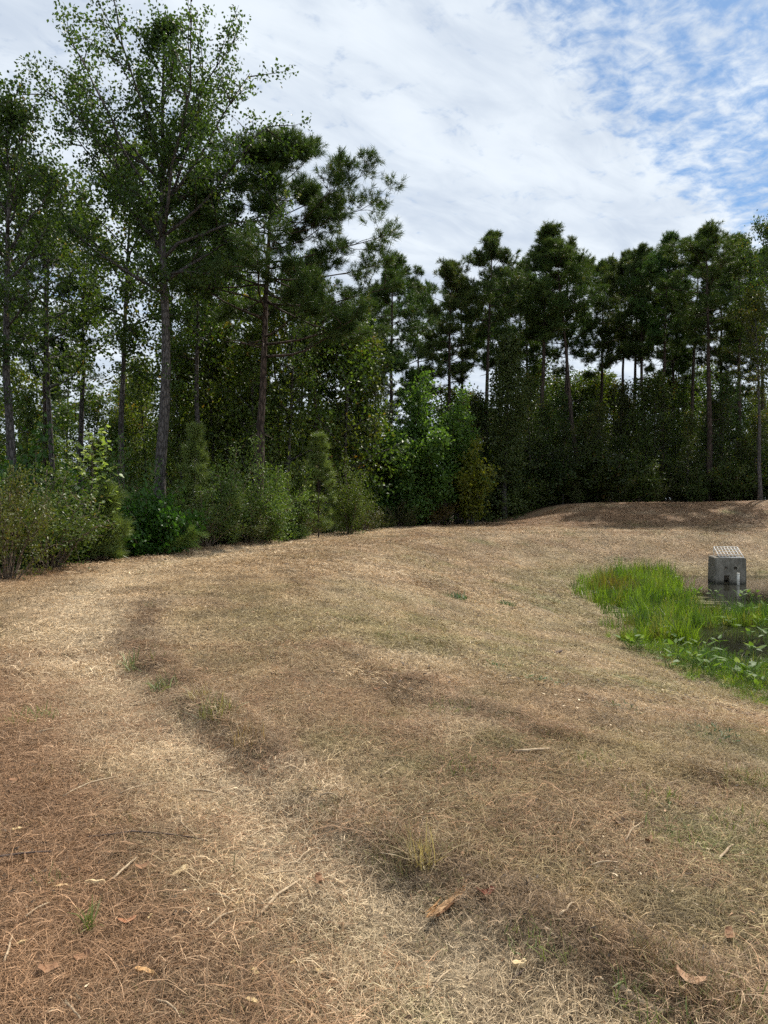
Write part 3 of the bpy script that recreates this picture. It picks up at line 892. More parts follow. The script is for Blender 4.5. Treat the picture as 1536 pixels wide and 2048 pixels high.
maple_clump(828, 46.5, 752, 7.2, 61, 'bright green many stemmed young maple, the widest at the wood edge', 20, 18)
maple_clump(915, 47.5, 778, 3.4, 62, 'narrow bright green young maple close beside the widest one', 9, 14, (1.05, 1.05, .95))
maple_clump(762, 45.0, 890, 3.8, 63, 'low dark green young maple at the foot of the widest one', 9, 9, (.7, .8, .75))
maple_clump(942, 46.5, 880, 2.8, 64, 'yellowish green shrub with reddish twigs by the narrow maple', 8, 9, (1.6, .95, .6))

# --- shrubs along the edge
B_SMALL = [bush(500 + i, 3.0, 3.0, 15, 15, (.085, .06), 13, .13, M_HOLLY) for i in range(3)]
B_BRUSH = [bush(520 + i, 2.6, 2.2, 22, 10, (.08, .045), 11, .12, M_BRUSH, low=.45, bare=.25) for i in range(2)]
B_DARK = [bush(540 + i, 3.4, 3.4, 13, 12, (.15, .115), 12, .18, M_HARD) for i in range(3)]
B_VINE = bush(560, 3.0, 1.6, 18, 9, (.12, .10), 13, .13, M_MAPLE, low=.1)
BS = ('stems', 'foliage')

def extent(me):
    c = np.empty(len(me.vertices) * 3, np.float32); me.vertices.foreach_get('co', c); c = c.reshape(-1, 3)
    return float(np.percentile(c[:, 2], 99)), float(np.percentile(np.abs(c[:, 0]), 98)) * 2


shr = [  # px, d, top row, width m, parts, label, group, colour
    (12, 14.8, 938, 1.8, B_BRUSH[0], 'dry brown topped brush with bare grey stems, left end of the shrub line', None, (1.1, .98, .8)),
    (95, 17.0, 935, 2.4, B_BRUSH[1], 'thin straggly brush between the dry brush and the pale leaved sapling', None, (.95, 1.1, .9)),
    (-80, 15.5, 900, 2.8, B_SMALL[0], 'dark shrub behind the dry brown topped brush', None, (.8, .95, .8)),
    (140, 19.0, 960, 2.8, B_DARK[0], 'dense green shrub under the pale leaved sapling', None, (1.3, 1.25, .9)),
    (55, 21.0, 880, 3.0, B_DARK[1], 'dark shrub at the foot of the slender tall tree', None, (.75, .9, .8)),
    (300, 21.5, 985, 2.6, B_VINE, 'low dark mound of vine leaves below the tallest tree', None, (.55, .62, .55)),
    (250, 24.0, 900, 3.0, B_SMALL[1], 'dark shrub between the pale sapling and the tallest trunk', None, (.6, .75, .6)),
    (455, 26.5, 915, 3.2, B_SMALL[1], 'grey green small leaved shrub beside the left young pine', None, (1.05, 1.05, 1.0)),
    (525, 28.0, 895, 3.2, B_SMALL[0], 'glossy small leaved shrub in front of the spreading pine trunk', None, (1.25, 1.25, 1.05)),
    (405, 24.5, 985, 2.4, B_BRUSH[0], 'brownish low shrub over arching bare twigs', None, (.9, 1.05, .8)),
    (500, 26.5, 1010, 1.8, B_BRUSH[1], 'small grey shrub with looping bare twigs at the bank edge', None, (1.0, 1.0, 1.0)),
    (580, 30.5, 945, 2.6, B_SMALL[2], 'olive shrub left of the right young pine', None, (1.0, 1.0, .75)),
    (700, 34.5, 930, 2.4, B_SMALL[1], 'upright yellowish shrub right of the right young pine', None, (1.05, .95, .65)),
    (725, 38.0, 1000, 2.2, B_BRUSH[0], 'low tan brush between young pine and the widest maple', None, (.9, .85, .6)),
    (590, 29.5, 1040, 1.5, B_SMALL[0], 'low silvery shrub at the foot of the right young pine', None, (1.2, 1.25, 1.2)),
    (870, 46.0, 985, 2.6, B_BRUSH[1], 'tangle of reddish brown twigs under the widest maple', None, (1.1, .65, .5)),
    (800, 44.0, 1000, 2.4, B_BRUSH[0], 'dark twiggy brush under the left side of the widest maple', None, (.6, .6, .5))]
for i, (px, d, ty, w, pr, lab, g, c) in enumerate(shr):
    xx = X(px, d); me_h, bw = extent(pr[1])
    s = max(.3, top_h(ty, xx, d) / me_h)
    o = place(pr, BS, 'shrub', lab, 'shrub', xx, d, s, i * 1.9, g, color=(c[0] * .98, c[1] * 1.18, c[2] * .9), barkc=(1.5, 1.45, 1.4), sx=min(1.5, max(.5, w / (bw * s))) )

for i in range(26):
    d = 15.5 + i * 1.15; ex_ = float(np.interp(d, EDGE_Y, EDGE_X)); xx = ex_ - .9 - .9 * ((i * 7) % 5) / 5
    k = (i * 5) % 4
    place((B_BRUSH + B_SMALL[:2])[k], BS, 'shrub', 'ragged low weed filling the gaps at the foot of the shrub line', 'shrub', xx, d, .30 + .09 * ((i * 3) % 4), i * 2.3,
          'low weeds along the shrub line', color=((.75, .85, .55), (1.05, .95, .7), (.7, .85, .6), (.9, .8, .6))[(i * 3) % 4], sx=1.25, barkc=(1.3, 1.2, 1.1))

# dark understory behind the far bank and deep in the wood
r = np.random.default_rng(77)
GU = 'understory shrubs behind the far bank'
for i in range(34):
    px = 985 + i * 19 + r.normal(0, 10); d = r.uniform(52.5, 57); ty = r.uniform(880, 965)
    xx = X(px, d); k = r.integers(0, 3)
    hh = top_h(ty, xx, d)
    pr = (B_DARK + B_SMALL)[r.integers(0, 6)]
    g = r.uniform(.55, .95)
    place(pr, BS, 'shrub', 'dark understory shrub at the foot of the pines behind the far bank', 'shrub', xx, d, hh / 3.2, r.uniform(0, 6.28), GU,
          color=(g * r.uniform(.9, 1.25), g, g * .85), sx=r.uniform(.9, 1.3) * min(1, 3.2 / hh * 1.1 + .2))
GS = 'young broadleaf trees between the pines'
for i in range(30):
    px = 965 + i * 20 + r.normal(0, 12); d = r.uniform(54, 63); ty = r.uniform(740, 890)
    xx = X(px, d); hh = top_h(ty, xx, d); g = r.uniform(.6, 1.0)
    place(UN[i % 2], TR, 'young_broadleaf_tree', 'young grey green broadleaf tree growing between the pine trunks behind the far bank', 'tree', xx, d, hh / 8, r.uniform(0, 6.28), GS,
          color=(g * r.uniform(.9, 1.35), g, g * .85), sx=r.uniform(.75, 1.05))
for i in range(34):
    px = 900 + i * 21 + r.normal(0, 10); d = r.uniform(68, 84); xx = X(px, d); g = r.uniform(.9, 1.5)
    place(UN[i % 2], TR, 'young_broadleaf_tree', 'young broadleaf tree in the shade far behind the pine trunks', 'tree', xx, d, r.uniform(10, 15) / 8, r.uniform(0, 6.28),
          'young broadleaf trees far behind the pines', color=(g * r.uniform(.95, 1.3), g, g * .75), sx=r.uniform(.9, 1.2))
GB = 'shrubs deep in the wood on the left'
for i in range(46):
    d = r.uniform(27, 62); px = r.uniform(-150, 960)
    xx = X(px, d)
    e = np.interp(d, EDGE_Y, EDGE_X) - xx
    if e < 2.5: continue
    hh = r.uniform(2.2, 5.0); g = r.uniform(.6, 1.1)
    place((B_DARK + B_SMALL)[r.integers(0, 6)], BS, 'shrub', 'shadowed shrub deep among the trunks left of the sky gap', 'shrub', xx, d, hh / 3.2, r.uniform(0, 6.28), GB,
          color=(g * r.uniform(.9, 1.3), g, g * .8), sx=r.uniform(.9, 1.3))
GY = 'young broadleaf trees deep in the left wood'
for i in range(84):
    d = r.uniform(35, 78); px = r.uniform(-180, 740)
    xx = X(px, d)
    e = np.interp(d, EDGE_Y, EDGE_X) - xx
    if e < 3: continue
    hh = r.uniform(6.5, 14); g = r.uniform(.95, 1.6)
    place(UN[i % 2], TR, 'young_broadleaf_tree', 'young broadleaf tree in the shade deep among the left trunks', 'tree', xx, d, hh / 8, r.uniform(0, 6.28), GY,
          color=(g * r.uniform(.95, 1.3), g, g * .75), sx=r.uniform(.8, 1.1))
GK = 'trees far back in the wood'
spots = []
for i in range(900):
    d = r.uniform(58, 125); px = r.uniform(-250, 1790); xx = X(px, d)
    if 715 < px < 775 and d < 80: continue
    if any((xx - a) ** 2 + (d - b) ** 2 < 30 for a, b in spots): continue
    if px > 900 and d < 66: continue
    spots.append((xx, d))
    if len(spots) > 62: break
for i, (xx, d) in enumerate(spots):
    pin = r.random() < .55
    g = r.uniform(.8, 1.1)
    if pin:
        place(PN_[i % 4], TR, 'pine_tree', 'pine standing far back in the wood', 'tree', xx, d, r.uniform(.62, .86), r.uniform(0, 6.28), GK, color=(g, g, .9 * g))
    else:
        place(HW[i % 3], TR, 'broadleaf_tree', 'broadleaf tree standing far back in the wood', 'tree', xx, d, r.uniform(.6, .85), r.uniform(0, 6.28), GK, color=(g * 1.1, g, .8 * g))
for i in range(44):
    d = r.uniform(60, 110); px = -200 + i * 43 + r.normal(0, 12); xx = X(px, d); g = r.uniform(.6, 1.1)
    place(B_DARK[i % 3], BS, 'shrub', 'undergrowth shrub far back in the wood', 'shrub', xx, d, r.uniform(1.2, 2.2), r.uniform(0, 6.28), GK + ' (undergrowth)', color=(g * 1.15, g, .75 * g), sx=1.4)

# --- young pines
def young_pine(px, d, ty, w, seed, label, tilt=(0, 0), K=34, nb=26):
    x = X(px, d); h = top_h(ty, x, d)
    p = pine(seed, h, .14, w / 2, nb, K=K, nl=.24, nw=.013, rad=.035, dead=0, mat=M_YNEEDLE, nsec=3, elev=(18, 68),
             prof=lambda t: (1.05 - .75 * t), spread=.95, puff=.2, tufts=6)
    place(p, TR, 'young_pine', label, 'pine sapling', x, d, 1, 0, tilt=tilt)


young_pine(390, 25.5, 852, 1.7, 71, 'soft young pine below the tallest tree, left of the glossy shrub')
young_pine(637, 31.5, 872, 2.3, 72, 'young pine with bare lower stem standing at the bank edge', nb=24)
young_pine(218, 19.2, 985, 1.0, 73, 'smallest young pine at the bank edge below the pale leaved sapling', nb=18)
young_pine(440, 25.6, 1000, 1.1, 74, 'short young pine leaning beside the arching twigs', tilt=(0, .25), nb=16)


def bent_pine():
    r = np.random.default_rng(75); x, y = X(300, 21.3), 21.3
    T = Tubes(); P = wob_path(r, (0, 0, -.05), (.9, -.15, .45), 1.5, 6, .06, -.02); T.add(P, np.linspace(.025, .008, 7), 6)
    C = []; D = []
    for i in range(17):
        q, dq = at_path(P, .25 + .75 * i / 17.0); a = (i % 5 - 2) * .45
        d = unit(dq + np.array([-.1, r.normal(0, .6), .45 + .3 * r.normal()]))
        S = wob_path(r, q, d, r.uniform(.3, .6), 4, .1, -.1); T.add(S, np.linspace(.009, .004, 5), 4)
        for v in (.4, .6, .8, .99):
            c, dd = at_path(S, v); C.append(c); D.append(dd * 1.2)
    place((T.mesh('trunk', M_PBARK), needle_mesh('crown', np.array(C), np.array(D), 46, .25, .010, M_YNEEDLE, r, .5, .2)), TR,
          'bent_pine', 'young pine bent flat over the bank edge with feathery drooping tufts', 'pine sapling', x, y, 1, 0, color=(1.15, 1.25, 1.1))


bent_pine()


def pale_sapling():
    r = np.random.default_rng(81); x, y = X(175, 18.8), 18.8; h = top_h(838, x, y)
    o = thing('pale_leaved_sapling', 'sapling with large pale green leaves at the bank edge', 'sapling', (x, y, gz(x, y) - .05))
    T = Tubes(); P = trunk_path(r, h * .9, (.1, 0), .03); T.add(P, np.linspace(.03, .008, len(P)), 6)
    st = obj('trunk', T.mesh('trunk', M_TWIG), o)
    n = 9; a = np.linspace(0, 2 * np.pi, n, endpoint=False)
    # one lobed leaf, shared
    prof = [(0, 0), (.28, .10), (.5, .32), (.42, .55), (.22, .62), (.2, .85), (0, 1.0)]
    V = [(0, 0, 0)] + [(sx * px_, py_, .10 * abs(px_) - .12 * py_ ** 2) for sx in (1,) for px_, py_ in prof[1:-1]] + [(0, 1.0, -.12)] + \
        [(-px_, py_, .10 * abs(px_) - .12 * py_ ** 2) for px_, py_ in prof[1:-1]] + [(0, .5, -.04)]
    m = len(V) - 1; F = []
    rgt = [0, 1, 2, 3, 4, 5, 6]; lft = [0, 7, 8, 9, 10, 11, 6]
    for k in range(6):
        F.append((rgt[k], rgt[k + 1], m)); F.append((lft[k + 1], lft[k], m))
    metas = [mesh('leaf', np.array(V) * np.array([1, 1, 1]), [np.array(F)], M_PALE,
                  {'rnd': ('FACE', 'FLOAT', np.full(12, q, np.float32))}) for q in (.25, .5, .75, .97)]
    B = Tubes(); tips = []
    for i in range(30):
        t = .28 + .70 * i / 30; q, _ = at_path(P, t); az = 2.4 * i; L = (1.15 - .75 * t) * 1.25
        S = wob_path(r, q, (math.cos(az), math.sin(az), .75), L, 4, .1, .05); B.add(S, np.linspace(.010, .004, 5), 4)
        for v in np.linspace(.25, 1, 11): tips.append(at_path(S, min(.999, v)))
    obj('branches', B.mesh('branches', M_TWIG), o)
    for i, (p, d) in enumerate(tips):
        lf = obj('leaf', metas[r.integers(0, 4)], o); lf.location = Vector(p)
        s = r.uniform(.11, .18); lf.scale = (s, s, s)
        lf.rotation_euler = (r.uniform(-.7, .5), r.uniform(-.6, .6), r.uniform(0, 6.28))


pale_sapling()

# ------------------------------------------------------------------ pond plants
def reeds():
    r = np.random.default_rng(5)
    pr = []
    for k in range(5): pr.append(blade_clump('reed_tall', 42, .22, .62, .017, M_REED, r, lift=(1.0, 1.5), curl=.16, segs=3, upright=True))
    for k in range(4): pr.append(blade_clump('reed_low', 40, .25, .36, .016, M_REED, r, lift=(.5, 1.4), curl=.2, segs=3, upright=True))
    n = 11000
    x = r.uniform(4.6, 26, n); y = r.uniform(8.5, 31.5, n)
    x = np.concatenate([x, r.uniform(4.8, 14, 5200)]); y = np.concatenate([y, r.uniform(8.5, 15.5, 5200)]); d = pond_d(x, y)
    nz = (fbm(x * .9, y * .9, 15, 3) - .5) * 2
    open_w = (sst(-.4, .6, (x - 9.6) + .22 * (24 - y) + nz * 1.2) * sst(20.0, 21.0, y + nz * .5) * (1 - sst(26.6, 27.6, y)))
    gap = sst(6.2, 7.0, x + nz * .5) * sst(12.9, 13.7, y + nz * .3) * (1 - sst(17.4, 18.3, y + nz * .4))
    far = (d > -2.4) & (y > 26.5)
    lim = -1.15 + nz * .5 + 2.1 * sst(20.5, 13.5, y)
    inside = ((d < lim) | ((d < lim + .9) & (r.random(len(x)) < .13))) & (d > -6.5)
    nearside = (y < 14.8)
    ok = inside & (open_w < .5) & (gap < .55) & ~((y > 27.0) & (x > 11.4) & (x < 16.5) & (d > -4)) & ~((y > 26.2) & (x > 11.9) & (x < 17))
    ok &= ~((x > 14) & (y > 26) & (nz > -.15))
    ok &= ~((x > 18) & (y > 18) & (nz > -.2))
    x, y, d, nz = x[ok], y[ok], d[ok], nz[ok]
    edge = sst(.9, -.8, d)
    low = (y < 14.9) | (r.random(len(x)) < .25)
    idx = np.where(low, r.integers(5, 9, len(x)), r.integers(0, 5, len(x)))
    s = r.uniform(.55, 1.3, len(x)) * (.45 + .55 * edge) * np.where(y < 14.9, 1.0, 1.0)
    s = s * np.where((x > 7.2) & (y > 14.9) & (y < 21), .62, 1.0) * np.where(y < 14.9, .8, 1.0)
    base = np.array([.16, .235, .03]); b2 = np.array([.075, .14, .025]); b3 = np.array([.25, .21, .08])
    c = lerp(np.tile(base, (len(x), 1)), b2, sst(.38, .62, fbm(x * 1.1, y * 1.1, 17, 3)))
    c = lerp(c, b3, (r.random(len(x)) < .14) * .8)
    c = lerp(c, np.array([.20, .09, .04]), (np.hypot((x - 8.0) / .7, (y - 24) / 1.2) < 1) * .6)
    c *= r.uniform(.6, 1.3, (len(x), 1))
    z = np.maximum(WATER_Z - .05, H(x, y) - .02)
    rot = np.stack([r.normal(0, .08, len(x)), r.normal(0, .08, len(x)), r.uniform(0, 6.28, len(x))], 1)
    scatter('reed_bed', 'bright green grassy reeds crowding the shallow edge of the pond', 'reeds', np.stack([x, y, z], 1), rot,
            np.stack([s, s, s * r.uniform(.8, 1.25, len(x))], 1), idx, np.concatenate([c, np.ones((len(c), 1))], 1), pr)


reeds()
M_ARROW = leaf_mat('arrow_leaf', (.075, .15, .025), (.14, .22, .045), (.18, .24, .12), trans=.4, rough=.55, spec=.2)


def arrow_plants():
    r = np.random.default_rng(6)
    # spear shaped leaf with two small back lobes, folded along the midrib
    half = [(0, 0), (.16, -.16), (.27, .05), (.26, .3), (.16, .65), (0, 1.0)]
    V = [(x, y, .16 * x - .10 * y * y) for x, y in half] + [(-x, y, .16 * x - .10 * y * y) for x, y in half[1:-1]] + [(0, .4, -.03)]
    rt = [0, 1, 2, 3, 4, 5]; lf = [0, 6, 7, 8, 9, 5]; F = []
    for k in range(5): F += [(rt[k], rt[k + 1], 10), (lf[k + 1], lf[k], 10)]
    leaves = [mesh('leaf', V, [np.array(F)], M_ARROW, {'rnd': ('FACE', 'FLOAT', np.full(10, q, np.float32))}) for q in (.1, .35, .6, .8, .97)]
    spots = []
    for px, py in [(1262, 1330), (1300, 1318), (1330, 1345), (1352, 1316), (1380, 1340), (1400, 1322), (1418, 1352), (1440, 1322), (1455, 1345), (1478, 1322), (1500, 1345),
                   (1520, 1325), (1535, 1350), (1470, 1360), (1505, 1368), (1345, 1362), (1310, 1338), (1245, 1290), (1275, 1295), (1330, 1285), (1300, 1272), (1360, 1292),
                   (1425, 1335), (1490, 1308), (1530, 1308), (1460, 1306), (1390, 1308), (1345, 1330), (1285, 1345), (1555, 1330), (1575, 1345), (1600, 1325), (1620, 1350),
                   (1440, 1262), (1480, 1258), (1510, 1262), (1400, 1256), (1360, 1252)]:
        spots.append(ground_at(px, py + 8))
    for x, y in spots:
        x += r.normal(0, .12); y += r.normal(0, .15)
        if float(pond_d(x, y)) > 1.6: continue
        z = max(WATER_Z, gz(x, y)) - .04
        o = thing('arrowhead_plant', 'broad spear leaved water plant at the near edge of the pond', 'water plant', (x, y, z), r.uniform(0, 6.28), 'spear leaved plants at the near pond edge')
        S = Tubes()
        n = r.integers(6, 10)
        for i in range(n):
            az = 6.28 * i / n + r.normal(0, .3); L = r.uniform(.18, .42); el = r.uniform(.9, 1.4)
            P = wob_path(r, (r.normal(0, .03), r.normal(0, .03), 0), (math.cos(az) * math.cos(el), math.sin(az) * math.cos(el), math.sin(el)), L, 4, .05, -.03)
            S.add(P, np.linspace(.007, .004, 5), 4)
            l = obj('leaf', leaves[r.integers(0, 5)], o, Vector(P[-1])); s = r.uniform(.12, .19)
            l.scale = (s, s, s); l.rotation_euler = Euler((r.uniform(-.2, 1.0), r.uniform(-.3, .3), az - math.pi / 2), 'XYZ')
        obj('stalks', S.mesh('stalks', M_YST), o)


M_YST = plain_mat('green_stalk', (.10, .17, .04), (.16, .24, .06), 20)
arrow_plants()

# ------------------------------------------------------------------ concrete riser with grate
M_CONC = None


def riser():
    m, t, p, out = new_mat('weathered_concrete')
    tc = t.node('ShaderNodeTexCoord'); n = t.noise(tc.outputs['Object'], 3.5, 6, .65); n2 = t.noise(tc.outputs['Object'], 45, 3, .7)
    mp = t.node('ShaderNodeMapping'); mp.inputs['Scale'].default_value = (7, 7, .7); t.l.new(tc.outputs['Object'], mp.inputs[0])
    n3 = t.noise(mp.outputs[0], 1.6, 4, .6)
    c = t.mix(t.smooth(n, .3, .7), (.13, .115, .09), (.27, .245, .20)); c = t.mix(t.smooth(n3, .42, .66, 0, .75), c, (.075, .07, .052))
    c = t.mix(t.smooth(n2, .3, .7, 0, .25), c, (.42, .39, .33))
    sep = t.node('ShaderNodeSeparateXYZ'); t.l.new(tc.outputs['Object'], sep.inputs[0])
    c = t.mix(t.smooth(t.math('ADD', sep.outputs[2], t.math('MULTIPLY', n, .2)), .22, .42, .85, 0), c, (.035, .034, .022))   # darker towards the foot, with an uneven upper edge
    t.l.new(c, p.inputs['Base Color']); p.inputs['Roughness'].default_value = .9
    b = t.node('ShaderNodeBump'); b.inputs['Strength'].default_value = .4; b.inputs['Distance'].default_value = .02
    t.l.new(n2, b.inputs['Height']); t.l.new(b.outputs[0], p.inputs['Normal'])
    w, dp, h = 1.12, 1.15, 1.13
    x, y = X(1462, 27.6), 27.9
    o = thing('concrete_riser', 'grey concrete overflow box with a wire grate standing in the pond', 'overflow box', (x, y, WATER_Z - .15), R_(-13))
    import bmesh
    def bm_obj(fn):
        bm = bmesh.new(); fn(bm); me = bpy.data.meshes.new('tmp'); bm.to_mesh(me); bm.free()
        q = bpy.data.objects.new('tmp', me); COL.objects.link(q); return q
    def body(bm):
        bmesh.ops.create_cube(bm, size=1, matrix=Matrix.Translation((0, 0, h / 2)) @ Matrix.Diagonal((w, dp, h, 1)))
        for v in bm.verts:
            if v.co.z < .1: v.co.x *= 1.03; v.co.y *= 1.03
        bmesh.ops.bevel(bm, geom=[e for e in bm.edges], offset=.022, segments=2, affect='EDGES')
    bo = bm_obj(body)
    cut = []
    def hollow(bm): bmesh.ops.create_cube(bm, size=1, matrix=Matrix.Translation((0, 0, h / 2 + .15)) @ Matrix.Diagonal((w - .3, dp - .3, h, 1)))
    cut.append(bm_obj(hollow))
    for hx, hz, hr in ((-.16, .73, .060), (.18, .73, .064)):
        def cyl(bm): bmesh.ops.create_cone(bm, cap_ends=True, segments=24, radius1=hr, radius2=hr, depth=.6, matrix=Matrix.Translation((hx, -dp / 2, hz)) @ Matrix.Rotation(R_(90), 4, 'X'))
        cut.append(bm_obj(cyl))
    def slot(bm): bmesh.ops.create_cube(bm, size=1, matrix=Matrix.Translation((-.13, -dp / 2, .28)) @ Matrix.Diagonal((.2, .6, .34, 1)))
    cut.append(bm_obj(slot))
    for c_ in cut:
        md = bo.modifiers.new('b', 'BOOLEAN'); md.operation = 'DIFFERENCE'; md.object = c_; md.solver = 'EXACT'
    dg = bpy.context.evaluated_depsgraph_get(); me = bpy.data.meshes.new_from_object(bo.evaluated_get(dg))
    for q in cut + [bo]:
        bpy.data.objects.remove(q, do_unlink=True)
    me.name = 'box'; me.materials.clear(); me.materials.append(m)
    for pl in me.polygons: pl.material_index = 0
    obj('box', me, o)
    # sloping wire grate, hinged on the front lip
    mg = plain_mat('galvanised_rod', (.55, .55, .54), (.72, .72, .70), 30, .45, .1, spec=.5)
    g = bpy.data.objects.new('grate', None); COL.objects.link(g); g.parent = o
    fw, fd, rise = .86, 1.0, .34; z0 = h + .012
    ys0 = -dp / 2 + .08
    def rod(a, b, rr, par=None, nm='bar'):
        T = Tubes(); T.add(np.array([a, (np.array(a) + np.array(b)) / 2, b], float), rr, 8); return obj(nm, T.mesh(nm, mg), par or frame)
    T = Tubes()
    cx = .06
    A = lambda s, tt: (cx - fw / 2 + fw * s, ys0 + fd * tt, z0 + rise * tt)
    for a, b in ((A(0, 0), A(1, 0)), (A(0, 1), A(1, 1)), (A(0, 0), A(0, 1)), (A(1, 0), A(1, 1))):
        T.add(np.array([a, (np.array(a) + np.array(b)) / 2, b]), .014, 8)
    for s in (0, 1):
        a = A(s, 1); T.add(np.array([a, (a[0], a[1], (a[2] + h) / 2), (a[0], a[1], h - .01)]), .014, 8)
    bpy.data.objects.remove(g, do_unlink=True)
    frame = obj('grate', T.mesh('grate', mg), o)
    for i in range(1, 7): rod(A(i / 7, 0), A(i / 7, 1), .011)
    for j in range(1, 4): rod(np.array(A(0, j / 4)) + [0, 0, .012], np.array(A(1, j / 4)) + [0, 0, .012], .011)
    # white standpipe in front of it
    mp_ = plain_mat('white_pvc', (.62, .60, .52), (.75, .73, .66), 8, .5, .1)
    T = Tubes(); T.add(np.array([[0, 0, -.25], [.005, 0, .2], [0, 0, .44]]), .05, 14)
    po = thing('standpipe', 'short white plastic pipe standing before the overflow box', 'pipe', (x - .06, y - 1.02, WATER_Z - .03))
    obj('pipe', T.mesh('pipe', mp_), po)
    T = Tubes(); T.add(np.array([[0, 0, .44], [0, 0, .455], [0, 0, .47]]), .058, 14); obj('cap', T.mesh('cap', mp_), po)


riser()

# ------------------------------------------------------------------ litter on the mown bank
M_STICK = plain_mat('dead_stick', (.30, .22, .14), (.50, .39, .26), 30, .85, .3, (1, 1, 1))
M_DSTICK = plain_mat('dark_twig', (.07, .05, .04), (.15, .11, .09), 30)
M_CHIP = plain_mat('split_wood', (.50, .36, .19), (.70, .55, .33), 25, .8, .4, (1, 6, 1))
M_LITTER = plain_mat('dead_leaf', (.24, .14, .08), (.38, .25, .15), 18, .7, .3)
M_BARKP = plain_mat('bark_strip', (.20, .11, .05), (.52, .34, .19), 22, .85, .9, (.6, 5, 2))


def lay(px0, py0, px1, py1):
    a = ground_at(px0, py0); b = ground_at(px1, py1); return np.array(a), np.array(b)


def stick(p0, p1, rad, mat, label, group=None, name='stick'):
    a, b = lay(*p0, *p1); r = np.random.default_rng(int(p0[0] * 7 + p0[1])); n = 7
    c = (a + b) / 2; P = []
    L = np.linalg.norm(b - a); side = np.array([-(b - a)[1], (b - a)[0]]) / (L + 1e-6)
    bend = r.normal(0, .05) * L
    for t in np.linspace(0, 1, n):
        q = a * (1 - t) + b * t + side * (bend * math.sin(math.pi * t) + r.normal(0, .008 * L))
        P.append((q[0] - c[0], q[1] - c[1], gz(*q) - gz(*c) + rad * .9 + .016 + .01 * math.sin(math.pi * t)))
    T = Tubes(); rr = rad * np.linspace(1.1, .7, n) * r.uniform(.85, 1.15, n); T.add(np.array(P), rr, 7)
    o = obj(name, T.mesh(name, mat), None, (c[0], c[1], gz(*c)))
    return tag(o, label, 'stick', group)


stick((175, 1682), (425, 1692), .004, M_DSTICK, 'longest thin dark twig lying across the brown straw')
stick((-15, 1724), (105, 1712), .006, M_DSTICK, 'dark thick twig beside the pale wood chips on brown straw')
stick((225, 1768), (272, 1724), .006, M_STICK, 'pale stalk lying beside the largest pale wood chip')
stick((512, 1848), (602, 1768), .006, M_STICK, 'pale broken stalk, longest of the pale ones on the trodden straw')
stick((380, 1588), (442, 1596), .007, M_STICK, 'smooth brown stick crossing the pale path')
stick((1028, 1510), (1100, 1504), .010, M_STICK, 'stout pale brown stick on the olive stubble')
stick((1437, 1730), (1466, 1698), .006, M_STICK, 'short white dry stalk on the greener stubble')
stick((1245, 1988), (1330, 2042), .010, M_STICK, 'tan stick half buried beside green stubble')
stick((1015, 1985), (1056, 1945), .003, M_DSTICK, 'thin dark twig next to the wood chip with a dark underside')
sticks = [((360, 1638), (396, 1685)), ((125, 1600), (240, 1558)), ((240, 1594), (330, 1572)), ((500, 1682), (545, 1662)), ((590, 1737), (626, 1704)), ((1328, 1578), (1356, 1567)),
          ((1460, 1655), (1496, 1675)), ((410, 1872), (475, 1830)), ((420, 1798), (470, 1815)), ((310, 2012), (362, 2050)), ((135, 2020), (162, 2050)), ((8, 1935), (25, 1880)),
          ((75, 1470), (125, 1462)), ((405, 1560), (462, 1540)), ((520, 1760), (610, 1752)), ((50, 1845), (100, 1815)), ((860, 2000), (900, 1950)), ((1120, 1840), (1150, 1815)),
          ((640, 1600), (690, 1612)), ((1180, 1740), (1235, 1733)), ((1250, 1690), (1290, 1650)), ((760, 1560), (800, 1530))]
for a, b in sticks:
    stick(a, b, .0042, M_STICK, 'thin dry stalk lying on the mown straw', 'dry stalks strewn over the mown bank')


def chip(px, py, L, W, ang, mat, label, cat='wood chip', name='wood_chip', th=.012, group=None, curl=.0, tint=(1, 1, 1), tilt=.15):
    r = np.random.default_rng(int(px * 3 + py)); x, y = ground_at(px, py)
    n = 7; V = []
    for s in (0, 1):
        for i in range(n):
            t = i / (n - 1); w = W * (.35 + .65 * math.sin(math.pi * (.12 + .76 * t))) * r.uniform(.8, 1.2)
            zz = curl * (2 * t - 1) ** 2 + r.normal(0, .002)
            for e in (-.5, .5):
                V.append((L * (t - .5) + r.normal(0, .003), w * e, zz + abs(e) * curl * .6 + (th if s else 0)))
    F = []
    for i in range(n - 1):
        a = 2 * i; b = 2 * n + 2 * i
        F += [(a, a + 2, a + 3, a + 1), (b, b + 1, b + 3, b + 2), (a, b, b + 2, a + 2), (a + 1, a + 3, b + 3, b + 1)]
    F += [(0, 1, 2 * n + 1, 2 * n), (2 * n - 2, 4 * n - 2, 4 * n - 1, 2 * n - 1)]
    o = obj(name, mesh(name, V, [np.array(F)], mat), None, (x, y, gz(x, y) + .017))
    o.rotation_euler = (r.normal(0, tilt), r.normal(0, tilt), ang); o.color = tint + (1,)
    return tag(o, label, cat, group)


